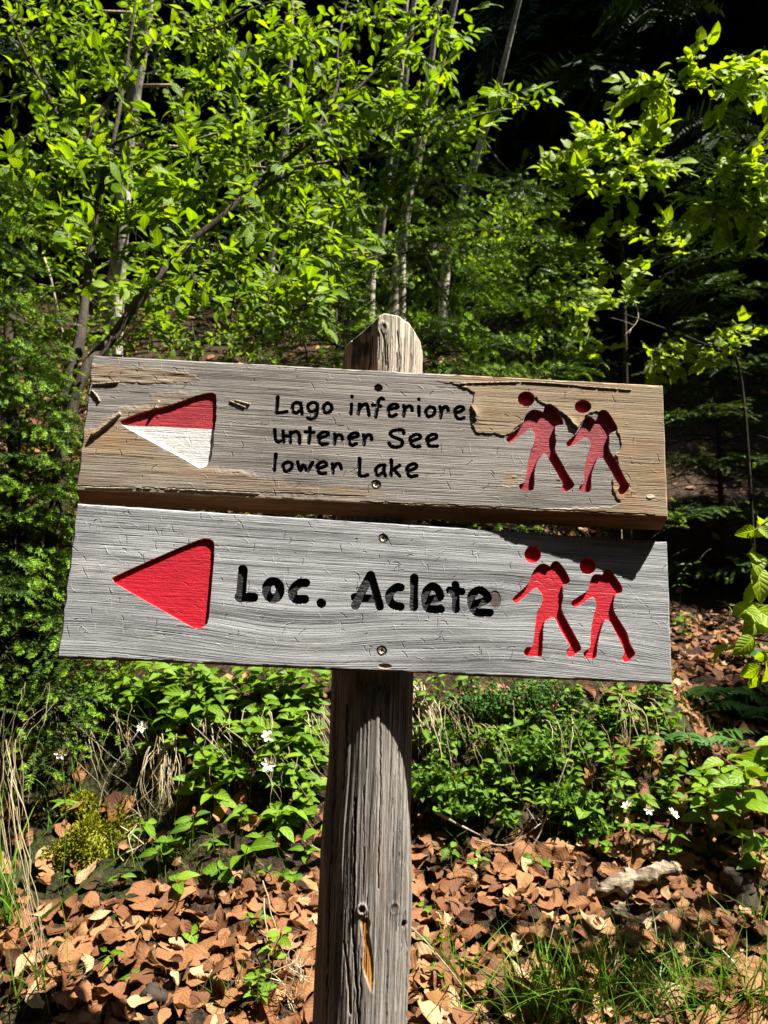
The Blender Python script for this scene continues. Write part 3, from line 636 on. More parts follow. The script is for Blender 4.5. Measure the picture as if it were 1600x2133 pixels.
dent(s, 788, 808, .0075, .0055); dent(s, 783, 1010, .0088, .0026)
lab = 1; parts = {}
s.rout('poly', [UP_ARROW], .0036, 1)
P = UPB.uv([R7([(462,772)])[0], R7([(1430,815)])[0]])[:, :2]; m = (P[1, 1] - P[0, 1]) / (P[1, 0] - P[0, 0])
s.lab[(s.lab == 1) & (s.VC < P[0, 1] + m * (s.UC - P[0, 0]))] = 2
parts[1] = ('arrow', M_REDF, 'faded red upper half of the routed arrow'); parts[2] = ('arrow', M_WHITE, 'white lower half of the routed arrow')
for i, h in enumerate(UP_HIKERS): s.rout('poly', h, .0052, 3 + i); parts[3 + i] = ('hiker_figure', M_REDH, None)
for i, l in enumerate(UP_LETTERS): s.rout('line', l, .0042, 10 + i, r=.0031, vee=1); parts[10 + i] = ('letter', M_BLACK, None)
up_board = build_board(s, [M_UPW, M_UPE], parts, 'brown and grey peeling upper board reading Lago inferiore unterer See lower Lake', .034, .0165, .003)
screw(up_board, UPB, 783, 1010, .2); screw(up_board, UPB, 788, 808, .5, -.0050)
# ---- lower board
s = Relief(LOB, 2); U, V_ = s.U, s.Vv
kc = LOB.uv([(1031, 1249)])[0]; rk = np.hypot((U - kc[0]) / 1.5, V_ - kc[1])
warp = .002 * vnoise(U * 2, V_ * 5, 43) + .010 * U * .2
warp = warp - .013 * np.exp(-(rk / .035) ** 2) * np.tanh((V_ - kc[1]) / .012)
loop = np.exp(-((V_ + .075) / .05) ** 2); warp = warp + loop * (.016 * np.cos(U * 8.2 + 1.2) * (.6 + .4 * np.cos(U * 3)) + .004 * vnoise(U * 7, V_ * 16, 44)) + .0010 * vnoise(U * 10, V_ * 30, 45)
finish_relief(s, grain_profile(6000, 9, .0027), warp, .00017, 80, 420, (-.42, .48))
kd = np.hypot((U - kc[0]) / .0095, (V_ - kc[1]) / .0145); kk = sstep(1.05, .92, kd); s.at['knot'] = kk; s.z -= .0006 * kk
s.at['fissure'] = np.maximum(s.at['fissure'], .8 * np.exp(-((kd - 1.06) / .07) ** 2) + .4 * np.clip(np.exp(-((kd - 1.5) / .5) ** 2) * vnoise(U * 300, V_ * 300, 46), 0, 1))
for px, py in ((798, 1122), (795, 1356)): dent(s, px, py, .0088, .0028)
for cx, cy, rr in ((180, 1180, .05), (640, 1340, .04), (1240, 1340, .05), (330, 1330, .03)):     # scuffed pale patches of lifted fibre
    c = LOB.uv([(cx, cy)])[0]; q = np.exp(-((U - c[0]) / rr) ** 2 - ((V_ - c[1]) / (rr * .25)) ** 2); s.at['pale'] = np.maximum(s.at['pale'], np.clip(q * vnoise(U * 60, V_ * 300, 47) * .7, 0, 1))
c = LOB.uv([(802, 1388)])[0]; q = sstep(.010, .006, np.hypot((U - c[0]) * .8, (V_ - c[1]) * 2.2)); s.at['brown'] = q; s.z -= .002 * q
parts = {1: ('arrow', M_RED, None), 2: ('hiker_figure', M_RED, None), 3: ('hiker_figure', M_RED, None)}
s.rout('poly', [LO_ARROW], .0040, 1)
for i, h in enumerate(LO_HIKERS): s.rout('poly', h, .0046, 2 + i)
for i, (l, r) in enumerate(LO_LETTERS): s.rout('line', l, .0046, 10 + i, r=r / 1195.); parts[10 + i] = ('letter', M_BLACK, None)
lo_board = build_board(s, [M_LOW, M_LOE], parts, 'silver grey lower board reading Loc. Aclete with bright red arrow and hikers', .026, .0, .002)
screw(lo_board, LOB, 798, 1122, 0.); screw(lo_board, LOB, 795, 1356, .35)

# ---- post
def build_post():
    R = CAMR @ rotc(-.2045, .06, -.03); n = R[:, 2]; o = CAM + CAMR @ np.array([-.005, -.005, -1.3])
    rows = [(655, 716, 880), (740, 716, 880), (1060, 703, 868), (1450, 690, 860), (1520, 687, 859), (1600, 683, 857), (1700, 672, 856), (1780, 666, 857), (1850, 664, 858), (1950, 661, 856), (2100, 655, 849), (2250, 648, 846), (2700, 630, 846)]
    yl, cxl, czl, rl = [], [], [], []
    thick = .030
    for py, l, r in rows:
        px = (l + r) / 2; rad = .068
        for _ in range(4):
            off = -(thick + rad - .006); d = FWD + np.array([1, 0, 0]) * (px - 800) / F - UPV * (py - 1066.5) / F
            t = ((o + n * off - CAM) @ n) / (d @ n); P = CAM + d * t; q = (P - o) @ R
            rad = (r - l) / 2 / F * t * .997
        yl.append(q[1]); cxl.append(q[0]); czl.append(q[2]); rl.append(rad)
    yl, cxl, czl, rl = [np.array(a)[::-1] for a in (yl, cxl, czl, rl)]
    fr = 300; thf = np.linspace(math.radians(-100), math.radians(100), fr); thb = np.linspace(math.radians(100), math.radians(260), 50)[1:-1]
    th = np.concatenate([thf, thb]); nc = len(th); nr = 640
    # height of the hand-cut top as a function of x, from the skyline in the photo
    tp = [(700, 735), (716, 716), (765, 686), (783, 675), (797, 668), (825, 672), (850, 682), (864, 690), (876, 702), (881, 716), (900, 745)]
    tq = []
    for px, py in tp:
        d = FWD + np.array([1, 0, 0]) * (px - 800) / F - UPV * (py - 1066.5) / F; off = -.055; t = ((o + n * off - CAM) @ n) / (d @ n); tq.append((CAM + d * t - o) @ R)
    tq = np.array(tq)
    ybot = yl[0]; cxt, czt, rt = cxl[-1], czl[-1], rl[-1]
    xt = cxt + rt * np.sin(th); ytop = np.interp(xt, tq[:, 0], tq[:, 1]) - .012 * (np.cos(th) < 0)
    sr = np.linspace(0, 1, nr)
    Y = ybot + (ytop[None] - ybot) * sr[:, None]
    cx = np.interp(Y, yl, cxl); cz = np.interp(Y, yl, czl); rr = np.interp(Y, yl, rl)
    TH = np.broadcast_to(th, Y.shape)
    rr = rr * (1 + .012 * vnoise(TH * 1.6 + 4, Y * 5, 91)) + .0016 * vnoise(TH * 8 + 20, Y * 4, 92) + .0008 * vnoise(TH * 24 + 20, Y * 6, 93) + .00035 * vnoise(TH * 70 + 40, Y * 11, 94)
    X = cx + rr * np.sin(TH); Zz = cz + rr * np.cos(TH)
    # flat where the boards sit, and hatchet facets at the top
    span = sstep(-.30, -.27, Y) * sstep(.258, .242, Y)
    Zz = np.where(Zz > -thick - .003, Zz * (1 - span) + np.minimum(Zz, -thick - .003) * span, Zz)
    up = sstep(.20, .27, Y)
    lx = cxt - .036; nx_, nz_ = -.55, .83; dd = (X - lx) * nx_ + (Zz - (czt + .058)) * nz_
    k = np.clip(dd, 0, 1) * up; X = X - k * nx_; Zz = Zz - k * nz_
    facet = (dd > .0004) * up * (X < lx + .012)
    dd = (X - (cxt + .054)) * .8 + (Zz - (czt + .05)) * .6 - np.clip(ytop[None] - Y, 0, .03) * .45; k = np.clip(dd, 0, 1) * up; X = X - k * .8; Zz = Zz - k * .6
    W = o + X[..., None] * R[:, 0] + Y[..., None] * R[:, 1] + Zz[..., None] * n
    px, py, dep = project(W); front = np.cos(TH) > -.05
    px = np.where(front, px, -999)
    at_ = {q: np.zeros(Y.shape) for q in ('fissure', 'cut', 'orange', 'char', 'rim')}
    at_['cut'] = up * sstep(.25, .29, Y) * (1 - .35 * np.abs(vnoise(TH * 20, Y * 8, 95)))
    at_['char'] = np.clip(facet * (.35 + .9 * np.clip(.5 + vnoise(px / 14, py / 22, 96), 0, 1)), 0, 1) * (px < 792)
    dz = np.zeros(Y.shape)
    def groove(pts, wpx, depth, a=.95):
        P = cr(pts, 4); d = seg_dist(px + 1.2 * vnoise(py / 9, py * 0 + 3, 97), py, P); k = np.clip(1 - d / wpx, 0, 1); dz[...] -= depth * k ** .7; at_['fissure'] = np.maximum(at_['fissure'], a * sstep(.15, .7, k))
    groove([(723, 1470), (722, 1530), (720, 1574)], 3., .006); groove([(719, 1575), (716, 1620), (714, 1645)], 2., .004)
    groove([(740, 1665), (739, 1760), (737, 1850), (735, 1905)], 2.4, .005); groove([(734, 1895), (738, 1980), (743, 2060), (747, 2140)], 2.6, .006)
    groove([(792, 1480), (793, 1640), (790, 1740), (788, 1850)], 1.5, .003, .8); groove([(757, 1640), (758, 1720), (756, 1850)], 1.2, .002, .6)
    groove([(765, 1500), (763, 1600)], 1.1, .002, .55); groove([(752, 2000), (751, 2060), (748, 2140)], 1.8, .003, .8); groove([(686, 1830), (684, 1960), (679, 2140)], 2., .003, .8)
    groove([(716, 1960), (722, 2010), (730, 2110)], 2., .003); groove([(830, 1560), (834, 1680), (832, 1800)], 1.2, .002, .6); groove([(700, 1560), (694, 1700), (690, 1800)], 1.5, .0025, .7)
    groove([(845, 1900), (848, 2000), (846, 2140)], 1.6, .002, .6); groove([(808, 1980), (806, 2140)], 1.3, .002, .6); groove([(828, 690), (832, 740), (834, 790)], 1.2, .003, .8)
    groove([(806, 720), (808, 780)], 1.2, .003, .7); groove([(776, 700), (772, 740), (764, 790)], 2.0, .005, .8); groove([(793, 688), (800, 705), (803, 760)], 1.8, .004, .9)
    r = np.random.default_rng(4)
    for _ in range(44):
        x0 = r.uniform(665, 855); y0 = r.uniform(1420, 2120); L = r.uniform(30, 170); groove([(x0, y0), (x0 - .02 * L, y0 + L / 2), (x0 - .045 * L, y0 + L)], r.uniform(.7, 1.3), r.uniform(.0008, .002), r.uniform(.3, .75))
    for _ in range(24):
        x0 = r.uniform(725, 872); y0 = r.uniform(690, 740); L = r.uniform(30, 90); groove([(x0, y0), (x0, y0 + L / 2), (x0 - .02 * L, y0 + L)], r.uniform(.7, 1.4), r.uniform(.001, .003), r.uniform(.3, .8))
    def patch(pts, name, depth, soft=1.2):
        P = cr(pts, 4, True); d = seg_dist(px, py, np.vstack([P, P[:1]])); sd = np.where(inside(px, py, P), -d, d) + 1.0 * vnoise(px / 3, py / 9, 98); k = 1 - sstep(-soft, soft, sd); at_[name] = np.maximum(at_[name], k); dz[...] -= depth * k
        at_['rim'] = np.maximum(at_['rim'], .7 * np.exp(-(np.clip(sd - 1, 0, 99) / 1.6) ** 2) * (1 - k) * (sd < 6)) if name == 'orange' else at_['rim']
    patch([(752, 1916), (762, 1914), (771, 1922), (769, 1950), (775, 1985), (778, 2025), (776, 2066), (768, 2050), (759, 2026), (755, 2010), (757, 1965)], 'orange', .0026)
    patch([(722, 2012), (726, 2008), (730, 2060), (733, 2110), (727, 2106), (725, 2060)], 'orange', .0030)
    for cx_, cy_, r_, pr in ((754, 1894, 9, .0025), (822, 1892, 10, .001), (797, 683, 10, .0012)):
        d = np.hypot(px - cx_, (py - cy_) * .9); k = 1 - sstep(r_ * .6, r_ * .75, d); ring_ = np.exp(-((d - r_) / (r_ * .28)) ** 2)
        dz[...] += pr * ring_ - pr * (.8 if cy_ > 1000 else .2) * k; at_['rim'] = np.maximum(at_['rim'], ring_ * .9 * (r_ == 9)); at_['fissure'] = np.maximum(at_['fissure'], (.75 if cy_ > 1000 else .45) * np.exp(-((d - r_ * .72) / (r_ * .12)) ** 2)); at_['char'] = np.maximum(at_['char'], .35 * k)
    d = np.hypot(px - 843, (py - 1925) * .8); dz[...] -= .006 * (1 - sstep(4, 6, d)); at_['fissure'] = np.maximum(at_['fissure'], 1 - sstep(4, 6, d))
    X = X + dz * np.sin(TH); Zz = Zz + dz * np.cos(TH)
    V = np.stack([X, Y, Zz], -1).reshape(-1, 3)
    i = np.arange(nr - 1)[:, None]; j = np.arange(nc)[None]
    Q = np.stack([i * nc + j, i * nc + (j + 1) % nc, (i + 1) * nc + (j + 1) % nc, (i + 1) * nc + j], -1).reshape(-1, 4)
    top = V[(nr - 1) * nc:]; ct = top.mean(0); inner = ct + (top - ct) * .5; inner[:, 1] -= .006
    k0 = len(V); V = np.vstack([V, inner, [ct - [0, .01, 0]]]); jj = np.arange(nc)
    Q = np.vstack([Q, np.stack([(nr - 1) * nc + jj, (nr - 1) * nc + (jj + 1) % nc, k0 + (jj + 1) % nc, k0 + jj], 1)]); T = np.stack([k0 + jj, k0 + (jj + 1) % nc, np.full(nc, k0 + nc)], 1)
    g = Geo(); g.add(V, Q, T)
    for q in at_: at_[q] = np.concatenate([at_[q].reshape(-1), np.full(nc + 1, 1. if q == 'cut' else 0.)])
    M = np.eye(4); M[:3, :3] = R; M[:3, 3] = o
    me = g.mesh('post', M_POST, True, at_); return link('post', me, sign, np.linalg.inv(T4(SIGN_BASE)) @ M)
build_post()
# ---------------------------------------------------------------- terrain
LY = [0, 1.0, 1.55, 1.96, 2.06, 2.30, 2.5, 3.5, 5, 8, 12, 20, 40, 80, 160]; LZ = [-1.05, -.97, -.865, -.70, -.62, -.30, -.19, .40, 1.35, 3.2, 5.8, 11, 24, 48, 80]
RY = [0, 1.0, 1.55, 2.0, 2.6, 3.5, 4.5, 5.5, 8, 12, 20, 40, 80, 160]; RZ = [-1.05, -.97, -.865, -.70, -.53, -.30, .05, .65, 2.6, 5.4, 10.8, 24, 48, 80]
def ground(x, y, fine=True):
    x = np.asarray(x, float); y = np.asarray(y, float)
    t = sstep(.66, 1.10, x - .12 * (y - 2)); yy = y + .10 * vnoise(x * 2.2 + 7, y * .7, 101) * (y > 1.5)
    z = (1 - t) * np.interp(yy, LY, LZ) + t * np.interp(yy, RY, RZ)
    z = z + .05 * vnoise(x * .9 + 3, y * .9, 102) * np.clip((y - 1.5) / 2, 0, 6) ** .8
    if fine: z = z + .014 * vnoise(x * 6, y * 6, 103) + .012 * vnoise(x * 17, y * 17, 104)
    return z + CZ
def gnormal(x, y):
    e = .04; dx = (ground(x + e, y, False) - ground(x - e, y, False)) / (2 * e); dy = (ground(x, y + e, False) - ground(x, y - e, False)) / (2 * e)
    return norm(np.stack([-dx, -dy, np.ones_like(dx)], -1))
def hitground(px, py, d0=.9, d1=40.):
    """walk along the line of sight to the terrain"""
    ds = np.geomspace(d0, d1, 700); P = at(px, py, 1.0)[None] * 0 + np.array([at(px, py, d) for d in ds])
    b = np.nonzero(P[:, 2] <= ground(P[:, 0], P[:, 1], False))[0]
    return P[b[0]] if len(b) else P[-1]
def build_ground():
    xs = np.concatenate([-np.geomspace(160, 3.05, 40), np.linspace(-3, 3, 190), np.geomspace(3.05, 160, 40)])
    ys = np.concatenate([-np.geomspace(120, .05, 22), np.linspace(0, 1.2, 14)[1:], np.linspace(1.22, 4.2, 130), np.geomspace(4.25, 160, 60)])
    X, Y = np.meshgrid(xs, ys, indexing='ij'); Zg = ground(X, Y)
    idx = np.arange(X.size).reshape(X.shape); Q = np.stack([idx[:-1, :-1], idx[1:, :-1], idx[1:, 1:], idx[:-1, 1:]], -1).reshape(-1, 4)
    g = Geo(); g.add(np.stack([X, Y, Zg], -1).reshape(-1, 3), Q); g.build('forest_floor', M_SOIL, kind='structure')
build_ground()

# ---------------------------------------------------------------- fallen leaves
DRY = [dry_tpl(9, 2, i) for i in range(16)]; DRYF = [dry_tpl(6, 1, i) for i in range(16)]
def litter_sites():
    out = []
    def patch(n, x0, x1, y0, y1, keep=None):
        x = rng.uniform(x0, x1, n); y = rng.uniform(y0, y1, n)
        if keep is not None: m = keep(x, y); x, y = x[m], y[m]
        out.append(np.stack([x, y], 1))
    bank = lambda x, y: ~((y > np.where(x < .05, 1.93, 2.07)) & (y < 2.6) & (x < .62 + .12 * (y - 2))) | (rng.random(len(x)) < .14)
    patch(6800, -1.3, 1.5, 1.15, 2.35, bank)
    patch(3800, .5, 2.4, 2.0, 4.2, lambda x, y: x > .85 + .15 * (y - 2))
    patch(5600, -3.4, 1.1, 2.5, 5.5); patch(1800, -3.0, -1.25, 1.15, 2.7); patch(2600, -5, 5, 4.5, 9.)
    return np.vstack(out)
def build_litter():
    s = litter_sites(); n = len(s); N = gnormal(s[:, 0], s[:, 1]); P = np.stack([s[:, 0], s[:, 1], ground(s[:, 0], s[:, 1])], 1)
    lay = rng.random(n); P += N * (.002 + .026 * lay ** 1.5)[:, None]
    nn = norm(N + rvec(n, .20) * (1 + 1.2 * (rng.random(n) < .18))[:, None]); d = rvec(n); R = frames(np.cross(nn, d), nn)
    sc_ = np.where(rng.random(n) < .22, rng.uniform(.016, .036, n), np.clip(rng.normal(.062, .014, n), .03, .10)); rn = np.clip(rng.beta(2.3, 2.2, n) + .12 * (lay - .5), 0, 1); kind_ = rng.integers(0, len(DRY), n)
    px, py, dp = project(P); vis = (px > 10) & (px < 1590) & (py > 1250) & (py < 2125) & ~((px > 640) & (px < 870))
    score = np.where(vis, sc_ / dp * (.6 + lay), 0); top = np.argsort(-score)[:300]
    one = np.zeros(n, bool); one[top] = True; one &= vis
    tone = ['blackish brown', 'dark brown', 'chestnut brown', 'russet brown', 'orange brown', 'light tan', 'pale straw']
    shape = ['curled', 'twisted', 'wavy', 'cupped', 'bent', 'rippled', 'crumpled', 'arched', 'warped', 'rolled', 'creased', 'buckled', 'crisp', 'dry', 'hooked', 'weathered']
    meshes = {}
    for i in np.nonzero(one)[0]:
        c = min(6, int(rn[i] * 7)); r = (.12, .28, .36, .5, .62, .76, .95)[c]; key = (kind_[i], r)
        if key not in meshes: meshes[key] = tpl_mesh('fallen_leaf', DRY[kind_[i]], M_DRY, r)
        M = np.eye(4); M[:3, :3] = R[i] * sc_[i]; M[:3, 3] = P[i]
        where = ('near' if abs(px[i] - 760) < 190 else 'far') + (' left of the post' if px[i] < 760 else ' right of the post')
        depth = 'low down' if py[i] > 1960 else ('midway up' if py[i] > 1790 else 'under the bank')
        lb = f'{"large" if sc_[i] > .066 else "small"} {shape[kind_[i]]} {tone[c]} leaf {where}, {depth}'
        link('fallen_leaf', meshes[key], None, M, label=lb, category='leaf', group=lb)
    g = Geo()
    for k in range(len(DRY)):
        near = (dp < 2.6) & (px > -80) & (px < 1680); m = (kind_ == k) & ~one & near; g.inst(DRY[k], P[m], R[m], sc_[m], rn[m]); m = (kind_ == k) & ~one & ~near; g.inst(DRYF[k], P[m], R[m], sc_[m], rn[m])
    g.build('leaf_litter', M_DRY, kind='stuff', label='deep layer of dead brown beech leaves covering the forest slope')
build_litter()

# ---------------------------------------------------------------- spruce
def needle_twig(n, L, nl, seed, flat=.5):
    r = np.random.default_rng(seed); V = []; T = []; uv = []
    for i in range(n):
        t = (i + .5) / n; a = r.uniform(0, 6.283); out = np.array([math.cos(a), 0, math.sin(a) * (1 - flat) + .25]); out /= np.linalg.norm(out)
        d = norm(np.array([out[0], r.uniform(.5, 1.0), out[2]])); l = nl * r.uniform(.7, 1.15) * (1 - .35 * t); b = np.array([0, t * L, -.12 * L * t * t]); w = norm(np.cross(d, [0, .3, 1.])) * nl * .105
        k = len(V); V += [b - w, b + w, b + d * l]; T.append((k, k + 1, k + 2)); uv += [(-.5, t), (.5, t), (0, t)]
    k = len(V); V += [np.array([-.0012, 0, 0]), np.array([.0012, 0, 0]), np.array([0, L, -.12 * L])]; T.append((k, k + 1, k + 2)); uv += [(0, 0)] * 3
    return np.array(V), np.zeros((0, 4), int), np.array(T), np.array(uv)
TWIGS = [needle_twig(56, .10, .0165, i) for i in range(4)]
TIPS = [needle_twig(46, .030, .013, 20 + i, .15) for i in range(3)]
def spruce_sapling(base, h, rad, label, nwh=11, seed=0, lean=(0, 0), tipf=.8, dens=1.0, low=.05, facing=None):
    r = np.random.default_rng(seed); base = np.asarray(base, float)
    t = thing('spruce_sapling', label, 'spruce', base, None)
    g = Geo(); top = np.array([lean[0], lean[1], h]); add_tube(g, [np.zeros(3), top * .5, top], [.013 + h * .006, .004], 7, .1, seed); g.build('trunk', M_BARKD, t)
    gb = Geo(); pos, dr, nr_, tp, td, tn = [], [], [], [], [], []
    for w in range(nwh):
        q = low + (1 - low) * (w / nwh) ** .9; L0 = rad * (1 - q) ** .75 + .05
        for b in range(7):
            a = b / 7 * 6.283 + w * 1.3 + r.normal(0, .25); L = L0 * r.uniform(.75, 1.1); hd = np.array([math.cos(a), math.sin(a), 0])
            p0 = top * (q + r.normal(0, .012)); tt = np.linspace(0, 1, 7)
            P = p0 + hd * (L * tt)[:, None] + np.array([0, 0, 1]) * (L * (.28 * tt - .42 * tt ** 2) * r.uniform(.6, 1.3))[:, None]
            add_tube(gb, P, [.0045, .0015], 4, rnd=.5)
            nb = max(3, int(L / .042 * dens))
            for k in range(nb):
                s_ = (k + .7) / nb; p = P[0] + (P[-1] - P[0]) * 0 + np.array([np.interp(s_, tt, P[:, c]) for c in range(3)])
                for sd in (-1, 1):
                    sv = np.cross(hd, [0, 0, 1]) * sd; d = norm(hd * r.uniform(.5, .9) + sv * .8 + np.array([0, 0, r.uniform(-.35, .1)])); l2 = L * .42 * (1 - s_ * .75) + .03
                    m = max(1, int(l2 / .075))
                    for j in range(m):
                        pp = p + d * j * .075; pos.append(pp); dr.append(norm(d + r.normal(0, .12, 3))); nr_.append(norm(np.array([0, 0, 1]) + r.normal(0, .25, 3)))
                    tp.append(p + d * (m * .075 + .018)); td.append(norm(d + [0, 0, -.35] + r.normal(0, .2, 3))); tn.append([0, 0, 1.])
            tp.append(P[-1] + hd * .05); td.append(norm(hd + [0, 0, -.2])); tn.append([0, 0, 1.]); pos.append(P[-1] - hd * .03); dr.append(hd); nr_.append([0, 0, 1.])
    gb.build('branch', M_BARKD, t, kind='stuff')
    pos, dr, nr_ = map(np.array, (pos, dr, nr_)); n = len(pos); R = frames(dr, nr_); kd = r.integers(0, 4, n); sc_ = r.uniform(.85, 1.25, n); rn = np.clip(r.normal(.5, .25, n), 0, 1)
    g = Geo()
    for k in range(4): m = kd == k; g.inst(TWIGS[k], pos[m], R[m], sc_[m], rn[m])
    g.build('needles', M_SPR, t, smooth=False, kind='stuff')
    tp, td, tn = map(np.array, (tp, td, tn)); keep = r.random(len(tp)) < tipf; tp, td, tn = tp[keep], td[keep], tn[keep]; n = len(tp)
    g = Geo(); R = frames(td, tn); kd = r.integers(0, 3, n); sc_ = r.uniform(.75, 1.3, n); rn = r.random(n)
    for k in range(3): m = kd == k; g.inst(TIPS[k], tp[m], R[m], sc_[m], rn[m])
    g.build('new_shoots', M_TIP, t, smooth=False, kind='stuff')
    return t
def comb_spray(seed, n=15, L=.55):
    r = np.random.default_rng(seed); V = []; Q = []; uv = []
    for i in range(n):
        s = (i + .5) / n
        for sd in (-1, 1):
            l = L * .42 * (1 - s * .7) * r.uniform(.6, 1.2); d = np.array([sd * .8, .6, -.25 - .3 * r.random()]); d /= np.linalg.norm(d); b = np.array([0, s * L, -.35 * L * s * s]); w = np.array([.35, .6, .4 * r.normal()]); w = norm(w - d * (w @ d)) * .011 * r.uniform(.7, 1.3)
            k = len(V); V += [b - w, b + w, b + d * l * .6 + w * .8, b + d * l * .6 - w * .8, b + d * l]; Q.append((k, k + 1, k + 2, k + 3)); Q.append((k + 3, k + 2, k + 4, k + 4)); uv += [(-.5, s)] * 5
    Q = np.array(Q); T = np.array([q[:3] for q in Q if q[2] == q[3] or q[3] == q[2]] + []) if False else np.array([(q[0], q[1], q[2]) for q in Q if q[2] == q[3]])
    return np.array(V), np.array([q for q in Q if q[2] != q[3]]), T, np.array(uv)
SPRAYS = [comb_spray(i) for i in range(4)]
def big_spruce_meshes(seed, H, rad, start, nb=150):
    """trunk mesh and crown mesh of a tall spruce; the crown begins at height start"""
    r = np.random.default_rng(seed); g = Geo(); add_tube(g, [(0, 0, -.6), (0, 0, .5), (.03, .02, H * .5), (0, .05, H)], [.20 * H / 14, .17 * H / 14, .11 * H / 14, .02], 12, .08, seed); tm = g.mesh('trunk', M_BARKD)
    gb = Geo(); pos, dr, nr_ = [], [], []
    for b in range(nb):
        q = (b / nb) ** .9; z = start + (H - start) * q; L = (rad * (1 - q) ** .8 + .25) * r.uniform(.7, 1.1); a = r.uniform(0, 6.283); hd = np.array([math.cos(a), math.sin(a), 0]); tt = np.linspace(0, 1, 6)
        P = np.array([0, 0, z]) + hd * (L * tt)[:, None] + np.array([0, 0, 1]) * (L * (.10 * tt - .42 * tt ** 2))[:, None]; add_tube(gb, P, [.022, .006], 4, rnd=0, cap=False)
        m = max(3, int(L / .16))
        for k in range(m):
            s_ = .25 + .75 * (k + .5) / m; p = np.array([np.interp(s_, tt, P[:, c]) for c in range(3)])
            for sd in (-1, 1): pos.append(p); dr.append(norm(hd * .6 + np.cross(hd, [0, 0, 1]) * sd * r.uniform(.3, 1.0) + [0, 0, -.3] + r.normal(0, .15, 3))); nr_.append(norm(np.array([0, 0, 1]) + r.normal(0, .3, 3)))
        pos.append(P[-1] - hd * .2); dr.append(norm(hd + [0, 0, -.5])); nr_.append([0, 0, 1.])
    pos, dr, nr_ = map(np.array, (pos, dr, nr_)); n = len(pos); R = frames(dr, nr_); kd = r.integers(0, 4, n); sc_ = r.uniform(.8, 1.35, n); rn = r.random(n) * .9
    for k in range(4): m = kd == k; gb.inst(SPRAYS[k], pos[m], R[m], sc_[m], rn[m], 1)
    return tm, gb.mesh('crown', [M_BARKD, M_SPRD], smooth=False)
TALL = [big_spruce_meshes(1, 15, 2.3, 3.2, 190), big_spruce_meshes(2, 13, 2.1, 1.2, 190), big_spruce_meshes(3, 11, 1.9, .6, 150)]
def tall_spruce(x, y, kind_, rot, s, label, group=None):
    z = float(ground(x, y, False)); t = thing('spruce_tree', label, 'tree', (x, y, z), group); t.rotation_euler = (0, 0, rot); t.scale = (s, s, s)
    link('trunk', TALL[kind_][0], t); link('crown', TALL[kind_][1], t, kind='stuff')

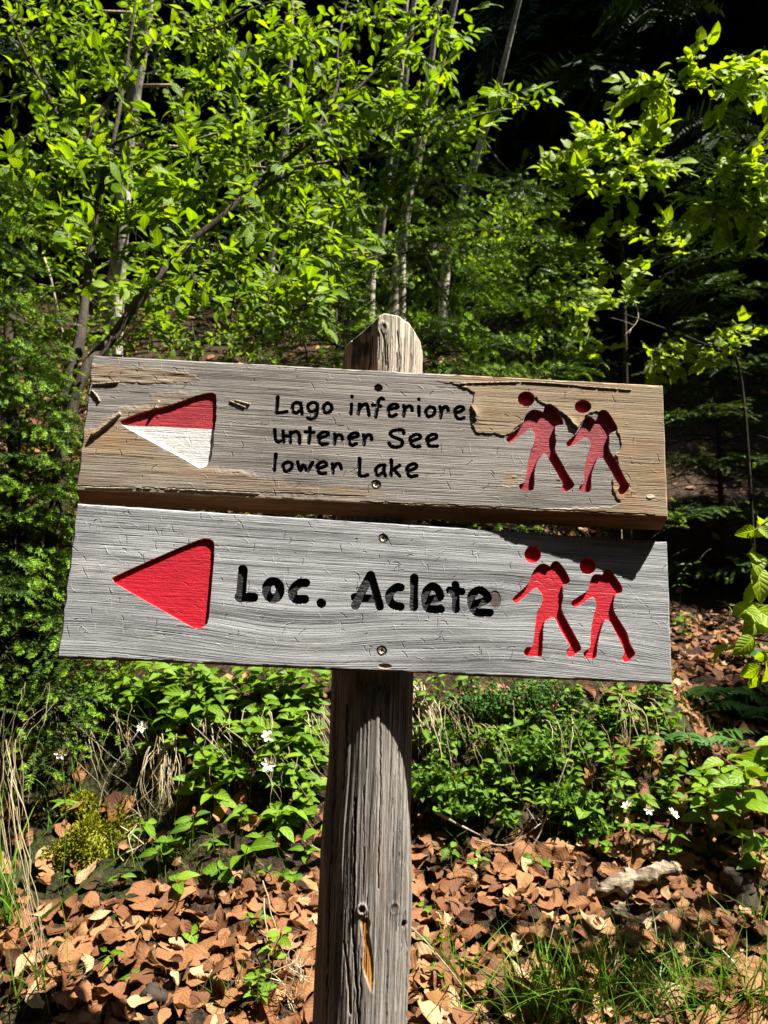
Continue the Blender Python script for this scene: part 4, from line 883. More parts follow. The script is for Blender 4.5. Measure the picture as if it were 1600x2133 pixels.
# ---------------------------------------------------------------- broadleaved shrubs and trees
SH_T = [leaf_tpl(6, .50, P_obov, fold=.25, droop=d, curl=c, wave=.012, seed=40 + i, twist=t) for i, (d, c, t) in enumerate([(.1, .1, .1), (.3, .2, -.3), (.45, -.2, .4), (-.05, .3, 0), (.25, .0, .6)])]
BE_T = [leaf_tpl(6, .74, P_ovate, fold=.18, droop=d, curl=c, wave=.012, seed=50 + i, twist=t) for i, (d, c, t) in enumerate([(.1, .1, .1), (.3, .15, -.2), (.2, -.2, .3), (.0, .2, 0)])]
BE_N = [leaf_tpl(16, .66, P_ovate, fold=.14, droop=d, curl=c, wave=.006, cols=3, pleat=.05, seed=55 + i, twist=t) for i, (d, c, t) in enumerate([(.25, .1, .1), (.5, .15, -.3), (.35, -.2, .3)])]
def leafy(name, category, label, limbs, targets, tpls, size, mat, bmat, perc=9, twig=.17, updir=(.0, -.45, .75), spread=.75, n_one=300, flat=0., seed=0, base=None, group=None, twr=.0028, join=.5, droop=0., trunk_name='trunk'):
    """woody plant. limbs: list of (points, radii); targets: twig tips (n,3). leaves alternate along every twig"""
    r = np.random.default_rng(seed); base = np.asarray(limbs[0][0][0] if base is None else base, float)
    t = thing(name, label, category, base, group)
    samp = []
    for i, (P, rad) in enumerate(limbs):
        C = cr(P, 6); g = Geo(); add_tube(g, C - base, rad, 9, .12, seed + i); g.build(trunk_name if i == 0 else 'limb', bmat, t); k = len(C); samp.append(C[int(k * (.25 if i == 0 else .1)):])
    nodes = np.vstack(samp); targets = np.asarray(targets)
    dmin = np.array([np.min(np.linalg.norm(nodes - p, axis=1)) for p in targets]); order = np.argsort(dmin)
    g = Geo(); LP, LD, LN, LS = [], [], [], []
    up = np.asarray(updir, float)
    for p in targets[order]:
        q = nodes[np.argmin(np.linalg.norm(nodes - p, axis=1) + .25 * np.abs(nodes[:, 2] - p[2] + .1))]
        v = p - q; L = np.linalg.norm(v) + 1e-6; tl = twig * r.uniform(.6, 1.3); d0 = norm(v + r.normal(0, .35 * L, 3) * [1, 1, 1 - flat])
        tip = p + d0 * tl * .5; st = p - d0 * tl * .5
        mid = q + (st - q) * .5 + np.array([0, 0, .08 * L]) + r.normal(0, .04 * L, 3); C = cr([q, mid, st, tip + r.normal(0, .1 * tl, 3)], 4)
        add_tube(g, C - base, [twr + .004 * min(L, 1.2), twr * .45], 5, cap=False, rnd=.5); nodes = np.vstack([nodes, C[3:-3:3]])
        d = norm(tip - st); sidev = norm(np.cross(d, [0, 0, 1.]) + 1e-3)
        m = max(3, int(perc * r.uniform(.7, 1.3)))
        for k in range(m):
            f = (k + .6) / m; pp = st + (tip - st) * f; sg = 1 if k % 2 else -1
            ld = norm(d * (.35 + .9 * f ** 2) + sidev * sg * (1.05 - .7 * f) + r.normal(0, .28, 3) * [1, 1, 1 - flat * .6] - np.array([0, 0, droop]))
            LP.append(pp); LD.append(ld); LN.append(norm(up + r.normal(0, spread * .5, 3))); LS.append(size * r.uniform(.6, 1.2) * (.75 + .35 * f))
    g.build('twigs', bmat, t, kind='stuff')
    LP, LD, LN, LS = map(np.array, (LP, LD, LN, LS)); n = len(LP); R = frames(LD, LN); kd = r.integers(0, len(tpls), n); rn = np.clip(r.normal(.5, .26, n), 0, 1)
    px, py, dp = project(LP); vis = (px > -20) & (px < 1620) & (py > -20) & (py < 2140) & (dp > .3)
    sc_ = np.where(vis, LS / dp, 0); one = np.zeros(n, bool)
    if n_one: one[np.argsort(-sc_)[:n_one]] = True; one &= vis
    meshes = {}
    for i in np.nonzero(one)[0]:
        key = (kd[i], int(rn[i] * 4.99))
        if key not in meshes: meshes[key] = tpl_mesh('leaf', tpls[kd[i]], mat, (key[1] + .5) / 5)
        M = np.eye(4); M[:3, :3] = R[i] * LS[i]; M[:3, 3] = LP[i] - base; link('leaf', meshes[key], t, M)
    g = Geo()
    for k in range(len(tpls)): m = (kd == k) & ~one; g.inst(tpls[k], LP[m] - base, R[m], LS[m], rn[m])
    if g.n: g.build('foliage', mat, t, kind='stuff')
    return t
def zone(specs, seed=0, slant=None, mul=1.0):
    """(cx,cy,rx,ry,n,dmin,dmax) ellipses measured on the photo -> points; slant=(d at row 650, d at row 0): the crown leans back as it rises"""
    r = np.random.default_rng(seed); out = []
    for cx, cy, rx, ry, n, d0, d1 in specs:
        if slant is not None:
            for _ in range(max(1, int(n * mul))):
                a = r.uniform(0, 6.283); q = math.sqrt(r.random()); py = cy + ry * q * math.sin(a); px_ = cx + rx * q * math.cos(a)
                if slant[0] > 3 and 745 < px_ < 1015 and 90 < py < 640 and r.random() < .78: continue
                out.append(at(px_, py, slant[0] + (650 - py) / 650 * (slant[1] - slant[0]) + r.uniform(-.12, .22) * slant[2]))
            continue
        for _ in range(n):
            a = r.uniform(0, 6.283); q = math.sqrt(r.random()); out.append(at(cx + rx * q * math.cos(a), cy + ry * q * math.sin(a), r.uniform(d0, d1)))
    return np.array(out)
def L(pts): return [at(*p) for p in pts]
# ---------------------------------------------------------------- the shrub at upper left
GA = lambda px, py, d: (px, py, d)
def gtree(px, py, d):           # foot on the terrain below the measured point
    p = at(px, py, d); p[2] = ground(p[0], p[1], False) - .05; return p
limbC = [gtree(90, 960, 2.5)] + L([(150, 850, 2.47), (240, 695, 2.63), (295, 620, 2.70), (350, 555, 2.77), (400, 502, 2.82), (470, 445, 2.88), (550, 370, 2.96), (640, 298, 3.03), (700, 235, 3.10), (760, 170, 3.17), (820, 110, 3.23), (880, 50, 3.29), (950, -40, 3.38)])
limbA = [gtree(108, 960, 2.35)] + L([(140, 820, 2.50), (165, 720, 2.60), (180, 600, 2.72), (203, 430, 2.90), (235, 300, 3.03), (262, 150, 3.19), (285, -20, 3.36)])
limbB = [gtree(100, 980, 2.33)] + L([(20, 720, 2.60), (58, 580, 2.74), (95, 450, 2.88), (140, 360, 2.97), (205, 240, 3.09), (290, 125, 3.21), (340, 65, 3.27)])
limbD = L([(203, 430, 2.90), (150, 300, 3.03), (90, 180, 3.15), (30, 60, 3.28), (0, -40, 3.38)])
limbE = L([(640, 300, 3.03), (700, 190, 3.14), (705, 90, 3.25), (730, -30, 3.37)])
limbF = L([(520, 410, 2.92), (640, 345, 2.99), (760, 330, 3.00), (850, 290, 3.04), (1000, 240, 3.09), (1080, 225, 3.11)])
limbG = L([(235, 300, 3.03), (330, 270, 3.06), (420, 300, 3.03), (470, 320, 3.01)])
limbH = L([(340, 65, 3.27), (440, 60, 3.28), (520, 20, 3.32), (600, -10, 3.35)])
tg = zone([(120, 90, 160, 110, 44, 2.9, 3.5), (340, 90, 170, 110, 50, 2.8, 3.4), (560, 110, 170, 120, 44, 2.8, 3.4), (780, 110, 150, 120, 36, 2.8, 3.3), (900, 60, 110, 80, 20, 2.7, 3.1),
           (90, 300, 130, 120, 34, 2.9, 3.5), (300, 320, 170, 110, 52, 2.7, 3.3), (470, 330, 130, 100, 30, 2.7, 3.2), (620, 270, 150, 110, 34, 2.8, 3.3), (800, 240, 130, 90, 26, 2.7, 3.2), (940, 240, 90, 50, 10, 2.65, 2.9), (1070, 215, 60, 35, 9, 2.6, 2.8),
           (430, 470, 150, 90, 30, 2.9, 3.4), (620, 420, 130, 80, 22, 2.8, 3.3), (740, 390, 110, 70, 12, 2.8, 3.2), (380, 580, 110, 60, 13, 2.9, 3.3), (560, 550, 120, 60, 13, 2.9, 3.3), (60, 450, 90, 60, 14, 3, 3.4), (160, 500, 90, 60, 12, 3, 3.4), (640, 620, 80, 40, 8, 2.9, 3.2), (300, 480, 140, 60, 16, 2.9, 3.4), (480, 620, 100, 40, 8, 2.9, 3.3), (700, 520, 80, 70, 10, 3, 3.4), (330, 600, 60, 40, 6, 3, 3.3)], 3, (2.55, 3.45, 1.), .85)
cx_, cy_, cd_ = project(np.array(cr(limbC[1:], 8))); tx_, ty_, td_ = project(tg)
for i in range(len(tg)):                                           # keep the big slanting limb on the near side of the crown
    q = np.hypot(cx_ - tx_[i], cy_ - ty_[i]); j = int(np.argmin(q))
    if q[j] < 24 and td_[i] < cd_[j] + .1 and i % 3: tg[i] = at(tx_[i], ty_[i], cd_[j] + rng.uniform(.15, .4))
leafy('willow_shrub', 'shrub', 'large bright green leafy shrub with dark slanting stems at upper left', [(limbC, [.020, .015, .011, .007, .003]), (limbA, [.024, .018, .010, .005]), (limbB, [.022, .016, .010, .005]), (limbD, [.009, .003]), (limbE, [.007, .003]), (limbF, [.008, .003]), (limbG, [.006, .002]), (limbH, [.006, .002])],
      tg, SH_T, .066, M_SHRUB, M_BARKS, perc=11, twig=.20, seed=1, updir=(.12, -.55, .7))
# ---------------------------------------------------------------- thin pale trees on the slope behind
def gtree(px, py, d):           # foot on the terrain below the measured point
    p = at(px, py, d); p[2] = ground(p[0], p[1], False) - .05; return p
T1 = [gtree(815, 640, 6.4)] + L([(830, 560, 6.4), (850, 420, 6.3), (890, 240, 6.2), (930, 80, 6.1), (960, -60, 6.0)])
T2 = [gtree(920, 600, 6.0)] + L([(928, 560, 6.0), (950, 460, 5.9), (985, 350, 5.8), (1005, 285, 5.75), (1040, 170, 5.6), (1075, 30, 5.5), (1110, -110, 5.4)])
T3 = [gtree(770, 640, 7.2)] + L([(775, 560, 7.2), (800, 440, 7.1), (830, 300, 7.0), (850, 100, 6.9), (870, -50, 6.8)])
leafy('birch_tree', 'tree', 'slender pale grey tree leaning right, directly above the post', [(T1, [.060, .050, .042, .034, .024])], zone([(780, 160, 150, 160, 46, 5.6, 6.6), (620, 420, 150, 120, 40, 5.6, 6.4), (700, 330, 140, 120, 24, 6, 7)], 5, (6.0, 7.4, 1.5)), BE_T, .070, M_UNDER, M_BARKG, perc=11, twig=.30, n_one=60, seed=2)
leafy('birch_tree', 'tree', 'thin pale tree leaning right beside the dark wood', [(T2, [.042, .036, .030, .022, .014])], zone([(1040, 120, 110, 110, 20, 5.2, 6.0), (960, 380, 100, 80, 12, 5.4, 6.2), (1050, 360, 60, 60, 6, 5.4, 6.0)], 6, (6.6, 7.2, 1.5)), BE_T, .065, M_UNDER, M_BARKG, perc=10, twig=.30, n_one=40, seed=3)
leafy('birch_tree', 'tree', 'slim grey tree standing left behind the leaning pair', [(T3, [.060, .050, .040, .03, .02])], zone([(560, 250, 190, 170, 60, 6.2, 7.4), (400, 420, 170, 120, 34, 6.2, 7.2), (760, 480, 120, 90, 22, 6.2, 7.2), (240, 200, 180, 170, 50, 6.5, 7.5), (120, 420, 140, 120, 26, 6.4, 7.2), (560, 600, 200, 60, 30, 6.0, 7.0), (330, 560, 120, 70, 20, 6, 7)], 7, (5.4, 7.8, 2.)), BE_T, .072, M_UNDER, M_BARKG, perc=11, twig=.34, n_one=40, seed=4)
def bare_trunk(pts, rad, mat, label, category='tree', stubs=0, seed=0):
    P = cr(pts, 6); base = P[0]; t = thing('forest_tree', label, category, base); g = Geo(); add_tube(g, P - base, rad, 12, .14, seed); g.build('trunk', mat, t)
    r = np.random.default_rng(seed)
    for k in range(stubs):
        p = P[r.integers(len(P) // 4, len(P) - 3)] - base; a = r.uniform(0, 6.28); d = np.array([math.cos(a), math.sin(a), .1]); Ls = r.uniform(.3, .8)
        g = Geo(); add_tube(g, [p, p + d * Ls * .5 + [0, 0, .03], p + d * Ls + [0, 0, -.1 * Ls]], [.012, .003], 5); g.build('branch', M_TWIG, t)
bare_trunk([gtree(238, 760, 4.6)] + L([(240, 640, 4.6), (252, 480, 4.55), (265, 300, 4.5), (300, 60, 4.4), (320, -100, 4.3)]), [.055, .048, .04, .03], M_BARKG, 'stout pale grey trunk behind the dark shrub stems', seed=31, stubs=5)
bare_trunk([gtree(1010, 520, 8.2)] + L([(1005, 440, 8.2), (1012, 300, 8.1), (1020, 100, 8.0), (1030, -100, 7.9)]), [.11, .09, .08, .07], M_BARKS, 'thick mossy grey trunk on the grassy knoll', seed=32)
bare_trunk([gtree(905, 560, 7.6)] + L([(885, 500, 7.6), (915, 380, 7.5), (925, 200, 7.4), (950, -60, 7.3)]), [.04, .035, .03], M_BARKD, 'thin dark trunk between the two pale leaning trees', seed=33)
bare_trunk([gtree(1042, 540, 7.8)] + L([(1042, 480, 7.8), (1040, 300, 7.7), (1048, 60, 7.6), (1060, -80, 7.5)]), [.05, .045, .04], M_BARKD, 'straight dark trunk right of the mossy grey trunk', seed=34)
bare_trunk([gtree(1170, 560, 8.0)] + L([(1170, 460, 8), (1165, 300, 7.9), (1150, 60, 7.8), (1150, -80, 7.7)]), [.11, .10, .09], M_BARKD, 'dark straight trunk behind the beech sapling', seed=35, stubs=6)
bare_trunk([gtree(560, 650, 6.4)] + L([(565, 560, 6.4), (580, 400, 6.3), (600, 200, 6.2), (610, -60, 6.1)]), [.035, .03, .02], M_BARKG, 'thin grey stem seen through the shrub leaves', seed=38)
bare_trunk([gtree(840, 620, 5.6)] + L([(838, 520, 5.6), (852, 400, 5.55), (872, 290, 5.5), (895, 150, 5.45), (925, -60, 5.4)]), [.030, .026, .020], M_BARKG, 'slim pale stem just left of the leaning grey tree', seed=41)
bare_trunk([gtree(772, 640, 5.4)] + L([(775, 570, 5.4), (795, 470, 5.35), (808, 360, 5.3), (830, 200, 5.25), (850, -40, 5.2)]), [.028, .024, .016], M_BARKG, 'crooked pale stem above the post at left', seed=42, stubs=2)
# ---------------------------------------------------------------- low shrubs covering the slope between
for i, (x, y, d, zs, lb) in enumerate([(120, 900, 4.3, [(100, 640, 150, 110, 44), (60, 800, 120, 70, 22)], 'low leafy bush behind the dark stems at the left edge'), (420, 860, 4.6, [(400, 640, 150, 80, 46), (330, 700, 110, 40, 20)], 'low leafy bush above the red and white arrow'), (640, 860, 4.9, [(620, 640, 150, 80, 46), (560, 700, 120, 40, 18)], 'low leafy bush left of the post top'), (960, 820, 5.2, [(900, 520, 140, 60, 26), (1000, 470, 80, 40, 10)], 'low leafy bush behind the post top'), (1150, 900, 5.2, [(1130, 560, 120, 90, 30), (1060, 480, 80, 50, 12)], 'leafy bush in the half shade below the beech sapling')]):
    f_ = at(x, y, d); f_[2] = ground(f_[0], f_[1], False) - .03; hub = at(*[(z[0], z[1] + 40) for z in zs][0], d - .1)
    leafy('hazel_bush', 'bush', lb, [([f_, (f_ + hub) / 2 + [.03, -.05, .05], hub], [.012, .008, .004]), ([f_ + [.05, 0, 0], (f_ + hub) / 2 + [.2, -.05, 0], hub + [.3, 0, .1]], [.009, .005, .002])], zone([z + (0, 0) for z in zs], 40 + i, (d - .7, d + .5, 1.5)), SH_T, .062, M_UNDER, M_BARKS, perc=9, twig=.2, n_one=60, seed=60 + i, updir=(.12, -.55, .7))
# ---------------------------------------------------------------- the dark spruce wood
k = 0
wood = [(3.9, 8.4, 1, 'behind the beech sapling'), (2.9, 7.3, 1, 'deep in the shade above the sapling'), (5.3, 7.2, 1, 'at the dark right edge'), (1.2, 11.5, 0, 'behind the grassy knoll'), (4.6, 11.8, 2, 'far back in the dark wood'), (3.0, 13.6, 1, 'highest on the dark slope'),
        (-.6, 12.5, 1, 'behind the pale leaning trees'), (-2.6, 11.2, 0, 'behind the shrub'), (-4.6, 10.0, 1, 'at the dark left edge'), (-6.2, 12.5, 2, 'beyond the left edge trees'), (-2.9, 15.0, 1, 'far up the slope at left'), (.6, 16.0, 2, 'far up the slope in the middle'), (6.8, 10.5, 0, 'beyond the right edge trees'), (-8, 9, 0, 'standing far out at left'), (4.2, 17, 0, 'far up the slope at right'),
        (7.6, 7.4, 0, 'tall beside the clearing at right'), (8.2, 7.8, 0, 'tall beyond the clearing at right'), (9.2, 10, 1, 'outermost on the right'), (7.2, 13, 1, 'back right in the wood'), (-7.5, 14, 1, 'back left in the wood'), (2.0, 19, 1, 'topmost in the middle'), (-1.8, 19, 0, 'topmost at left'), (6.5, 18, 2, 'topmost at right'), (-5, 18, 0, 'topmost far left'), (9, 15, 0, 'back far right'),
        (-3.9, 8.3, 1, 'close behind the shrub at left'), (-1.9, 9.0, 1, 'behind the grey trunk'), (-3, -5, 0, 'behind the path at left'), (-6, -3, 1, 'left of the path'), (1, -8, 1, 'across the path'), (-7, 2.5, 0, 'left of the bank'), (4.5, -7.5, 0, 'across the path at right'), (-2, -9, 1, 'second row across the path'), (-9, -1, 0, 'far left of the path'), (8.5, -5, 1, 'far right across the path'), (7, -10, 0, 'second row across the path at right'), (-6.5, 6, 1, 'left of the shrub'), (-1, -4.5, 2, 'low beside the path'), (11, -1, 1, 'right of the path'), (-4, -2.5, 2, 'low left of the path'), (-2.5, -3.2, 1, 'near behind the path'), (.8, -4.2, 1, 'near across the path'), (3.2, -4.5, 2, 'low across the path'), (5.5, -3.2, 2, 'low right across the path'), (6.5, -1.2, 2, 'low right of the path'), (-4.5, .3, 2, 'low left of the sign'), (-8, -5, 1, 'far left behind'), (-5, -7, 1, 'back left'), (2, -6.2, 1, 'middle row across the path'), (6, -6.5, 1, 'back right'), (-.5, -7, 1, 'middle row behind'), (9, -8, 1, 'back far right across the path'), (7.5, 1.2, 2, 'low far right of the sign'), (-5.2, 3.6, 1, 'left of the shrub near the bank'), (3, -11, 1, 'third row across the path')]  # spruces around the path and at the sides: unseen, added to cut sky fill
for x, y, kd, wh in wood:
    tall_spruce(x, y, kd, rng.uniform(0, 6.28), rng.uniform(.92, 1.12), f'dark green spruce {wh}', 'spruces of the dark wood')
tall_spruce(4.2, 4.3, 2, 1.2, .55, 'unseen young spruce added right of the clearing to shade the gap', 'spruces of the dark wood')  # out of view; placed and scaled so its crown shades the gap beside the boards
# ---------------------------------------------------------------- spruce saplings
def foot(px, py, d):
    p = at(px, py, d); p[2] = ground(p[0], p[1], False) - .02; return p
spruce_sapling(foot(905, 900, 3.0), 1.02, .50, 'young spruce with bright shoots right of the post top', 12, 3, tipf=.95, dens=1.3)
spruce_sapling(foot(1110, 900, 3.5), .85, .52, 'young spruce above the right end of the upper board', 10, 5, tipf=.9, dens=1.2)
spruce_sapling(foot(20, 1330, 2.25), .62, .34, 'young spruce left of the boards', 13, 7, tipf=.9, dens=1.3)
spruce_sapling(foot(-60, 1250, 2.35), .85, .42, 'spruce sapling cut off by the left edge', 12, 9, tipf=.9, dens=1.1)
spruce_sapling(foot(700, 900, 4.1), .75, .5, 'young spruce behind the upper board left of the post', 9, 11, tipf=.5)
spruce_sapling(foot(1500, 1000, 4.6), 1.5, .75, 'shaded spruce sapling in the dark gap right of the boards', 11, 13, tipf=.1)
# ---------------------------------------------------------------- beeches
B1 = [foot(1300, 800, 4.5)] + L([(1300, 640, 4.5), (1295, 520, 4.45), (1285, 420, 4.4), (1290, 330, 4.4), (1285, 265, 4.35)])
leafy('beech_sapling', 'tree', 'beech sapling with glowing yellow green leaves against the dark wood', [(B1, [.014, .012, .009, .004]), (L([(1295, 520, 4.45), (1200, 470, 4.3), (1130, 440, 4.2)]), [.006, .002]), (L([(1290, 560, 4.45), (1180, 540, 4.3), (1080, 530, 4.2), (1020, 560, 4.1)]), [.006, .002]), (L([(1297, 600, 4.45), (1380, 540, 4.3), (1440, 500, 4.2)]), [.005, .002])],
      zone([(1290, 300, 85, 45, 32, 4.2, 4.5), (1200, 360, 60, 26, 12, 4.1, 4.4), (1330, 360, 90, 28, 18, 4.1, 4.5), (1240, 400, 70, 18, 6, 4.1, 4.4), (1120, 455, 50, 14, 4, 4.1, 4.3), (1050, 545, 80, 20, 9, 3.9, 4.3), (1180, 520, 70, 16, 5, 4.1, 4.3), (1270, 480, 50, 14, 4, 4.2, 4.4), (1400, 500, 50, 16, 4, 4.1, 4.4), (1300, 560, 60, 15, 4, 4.2, 4.4), (1170, 610, 80, 20, 6, 4.0, 4.3)], 8),
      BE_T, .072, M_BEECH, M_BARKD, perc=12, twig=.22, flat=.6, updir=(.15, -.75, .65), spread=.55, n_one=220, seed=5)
B2 = [foot(1950, 900, 3.9)] + L([(1930, 640, 3.9), (1880, 400, 3.8), (1760, 220, 3.7), (1620, 150, 3.6), (1500, 150, 3.55), (1380, 175, 3.5)])
leafy('beech_sapling', 'tree', 'beech boughs reaching in from the upper right edge', [(B2, [.022, .018, .012, .007, .003]), (L([(1900, 480, 3.85), (1720, 370, 3.7), (1600, 340, 3.6), (1520, 350, 3.55)]), [.008, .003]), (L([(1920, 580, 3.9), (1700, 450, 3.7), (1560, 420, 3.6), (1480, 425, 3.5)]), [.008, .003])],
      zone([(1540, 165, 75, 40, 20, 3.4, 3.7), (1375, 195, 55, 34, 11, 3.4, 3.6), (1440, 140, 30, 12, 3, 3.4, 3.6), (1560, 360, 60, 36, 16, 3.4, 3.7), (1500, 430, 70, 24, 11, 3.4, 3.6), (1580, 440, 50, 36, 11, 3.4, 3.7), (1700, 250, 90, 90, 16, 3.5, 3.9), (1750, 420, 90, 70, 12, 3.5, 3.9)], 9),
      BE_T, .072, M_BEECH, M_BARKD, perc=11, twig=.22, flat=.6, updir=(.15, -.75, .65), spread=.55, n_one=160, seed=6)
B3 = [foot(1560, 900, 4.2)] + L([(1545, 800, 4.2), (1500, 730, 4.1), (1420, 720, 4.0), (1340, 730, 3.9)])
leafy('beech_sapling', 'tree', 'low beech sapling with yellow green leaves behind the right board ends', [(B3, [.010, .007, .003]), (L([(1500, 730, 4.1), (1400, 690, 4.0), (1250, 640, 3.9), (1150, 640, 3.8)]), [.005, .002])],
      zone([(1450, 740, 80, 22, 12, 3.7, 4.1), (1540, 705, 50, 15, 5, 3.8, 4.1), (1370, 760, 40, 16, 4, 3.8, 4.0), (1230, 650, 90, 22, 8, 3.7, 4.0), (1330, 620, 60, 16, 4, 3.8, 4.1), (1180, 720, 80, 25, 8, 3.6, 3.9)], 10), BE_T, .062, M_BEECH, M_BARKD, perc=11, twig=.2, flat=.6, updir=(.15, -.75, .65), spread=.55, n_one=120, seed=7)
dap = [hitground(x, y) + SUN * k for x, y, k in ((1060, 1965, 1.5), (1120, 1985, 1.55), (1190, 1965, 1.6), (1260, 1985, 1.55), (1330, 1960, 1.6), (1160, 2010, 1.5), (1290, 1945, 1.65), (1230, 2005, 1.5), (1420, 1900, 1.6), (1500, 1880, 1.7), (1100, 1950, 1.6), (1380, 1990, 1.5), (1560, 1960, 1.6), (1010, 1990, 1.5))]
B4 = [foot(2080, 1700, 1.75)] + L([(2050, 1400, 1.72), (1960, 1230, 1.65), (1800, 1240, 1.6), (1650, 1260, 1.56), (1500, 1262, 1.52)])
leafy('beech_sapling', 'tree', 'near beech twigs with pleated fresh leaves at the right edge', [(B4, [.010, .008, .005, .003, .0016]), (L([(1960, 1230, 1.65), (1760, 1120, 1.55), (1640, 1075, 1.5), (1560, 1110, 1.5)]), [.003, .0012]), (L([(1800, 1240, 1.6), (1660, 1330, 1.5), (1560, 1330, 1.48), (1530, 1320, 1.48)]), [.003, .0012]), ([at(2050, 1400, 1.72), at(2100, 1000, 1.68), dap[2] + [.15, .05, .1], dap[2]], [.006, .002])],
      np.array(dap + L([(1585, 1095, 1.5), (1575, 1165, 1.5), (1540, 1262, 1.52), (1600, 1270, 1.53), (1545, 1335, 1.48), (1590, 1380, 1.5), (1690, 1110, 1.55), (1700, 1250, 1.55), (1680, 1350, 1.52), (1800, 1150, 1.6), (1830, 1300, 1.6), (1900, 1080, 1.65), (1950, 1350, 1.65), (1780, 1060, 1.6), (1860, 1210, 1.62)])), BE_N, .066, M_BEECH, M_REDSTEM, perc=4, twig=.08, flat=.5, updir=(.1, -.85, .45), spread=.7, n_one=60, seed=8, twr=.0012, droop=.35)
# ---------------------------------------------------------------- low plants on the bank and in the litter
HE_T = [leaf_tpl(7, .52, P_ovate, fold=f, droop=d, curl=c, wave=.012, seed=60 + i) for i, (f, d, c) in enumerate([(.3, .25, .1), (.2, .4, -.1), (.45, .1, .2), (.15, .55, 0)])]
RO_T = [leaf_tpl(7, .85, P_round, fold=.15, droop=d, curl=.2, wave=.015, seed=66 + i) for i, d in enumerate((.15, .35))]
LA_T = [leaf_tpl(8, .30, P_lance, fold=.35, droop=d, curl=0, wave=.012, seed=70 + i) for i, d in enumerate((.2, .5, .35))]
BL_T = [leaf_tpl(4, .55, P_ovate, fold=.2, droop=.1, seed=76)]
_mc = {}
def leafpart(parent, base, p, d, n, size, tpls, mat, k, rn, name='leaf'):
    q = int(min(4, max(0, rn * 5))); key = (id(tpls), k, q, mat.name, name)
    if key not in _mc: _mc[key] = tpl_mesh(name, tpls[k], mat, (q + .5) / 5)
    M = np.eye(4); M[:3, :3] = frames(np.array([d]), np.array([n]))[0] * size; M[:3, 3] = np.asarray(p) - base
    return link(name, _mc[key], parent, M)
def herb(p, h, nl, size, label, cat='plant', tpls=HE_T, mat=M_HERB, group=None, seed=0, lean=None, whorl=False, name='herb', tone=.5, opp=True):
    r = np.random.default_rng(seed + 500); p = np.asarray(p, float); t = thing(name, label, cat, p, group)
    le = np.array([r.normal(0, .25), -.35 + r.normal(0, .2), 0]) * h if lean is None else np.asarray(lean); C = cr([np.zeros(3) - [0, 0, .02], le * .35 + [0, 0, h * .6], le + [0, 0, h]], 5); g = Geo(); add_tube(g, C, [.0018, .0011], 5); g.build('stem', M_STEM, t)
    a0 = r.uniform(0, 6.28)
    for k in range(nl):
        f = 1. if whorl else (.35 + .65 * ((k // 2 if opp else k) + .8) / ((nl + 1) // 2 if opp else nl)); f = min(f, 1)
        a = a0 + (k * 6.283 / nl if whorl else (k % 2) * 3.14 + (k // 2) * 1.57 + r.normal(0, .25)); c = np.array([np.interp(f, np.linspace(0, 1, len(C)), C[:, q]) for q in range(3)])
        d = norm([math.cos(a), math.sin(a), r.uniform(-.1, .45)]); n = norm(np.array([0, -.45, .9]) + r.normal(0, .25, 3)); leafpart(t, p, p + c + d * .006, d, n, size * r.uniform(.75, 1.15) * (1.1 - .35 * f if not whorl else 1), tpls, mat, int(r.integers(len(tpls))), np.clip(r.normal(tone, .22), 0, 1))
    return t
def px_ground(px, py, lift=0.): p = hitground(px, py); return p + np.array([0, 0, lift])
# herbs spilling over the bank at left: every plant its own thing
spots = []
r_ = np.random.default_rng(77)
for cx, cy, rx, ry, n in ((330, 1440, 160, 40, 28), (540, 1450, 130, 50, 26), (600, 1560, 90, 60, 22), (430, 1530, 100, 50, 16), (610, 1660, 70, 60, 12), (240, 1430, 90, 40, 10), (480, 1620, 80, 40, 9)):
    for _ in range(n):
        a = r_.uniform(0, 6.28); q = math.sqrt(r_.random()); spots.append((cx + rx * q * math.cos(a), cy + ry * q * math.sin(a)))
look = ['broad leaved', 'small leaved', 'pointed leaved', 'drooping']
zoneof = lambda x, y: ('nearest the post' if x > 560 else ('in the middle of the bank' if x > 380 else 'at the left of the bank')) + (' under the board' if y < 1460 else (' over the hollow' if y < 1580 else ' low on the bank'))
for i, (x, y) in enumerate(spots):
    p = px_ground(x, y + 40); q = int(r_.integers(4)); hh = r_.uniform(.05, .13); lb = f'{"tall" if hh > .09 else "low"} {look[q]} {"pale" if i % 3 == 0 else "bright"} herb {zoneof(x, y)}'
    nl_ = int(r_.integers(5, 10)); lb = ('sparse ' if nl_ < 7 else ('leafy ' if nl_ < 9 else 'crowded ')) + lb; herb(p, hh, nl_, (.068, .042, .058, .060)[q] * r_.uniform(.85, 1.1), lb, group=lb, seed=i, tone=.72 if i % 3 == 0 else .5, tpls=HE_T if q != 1 else RO_T)
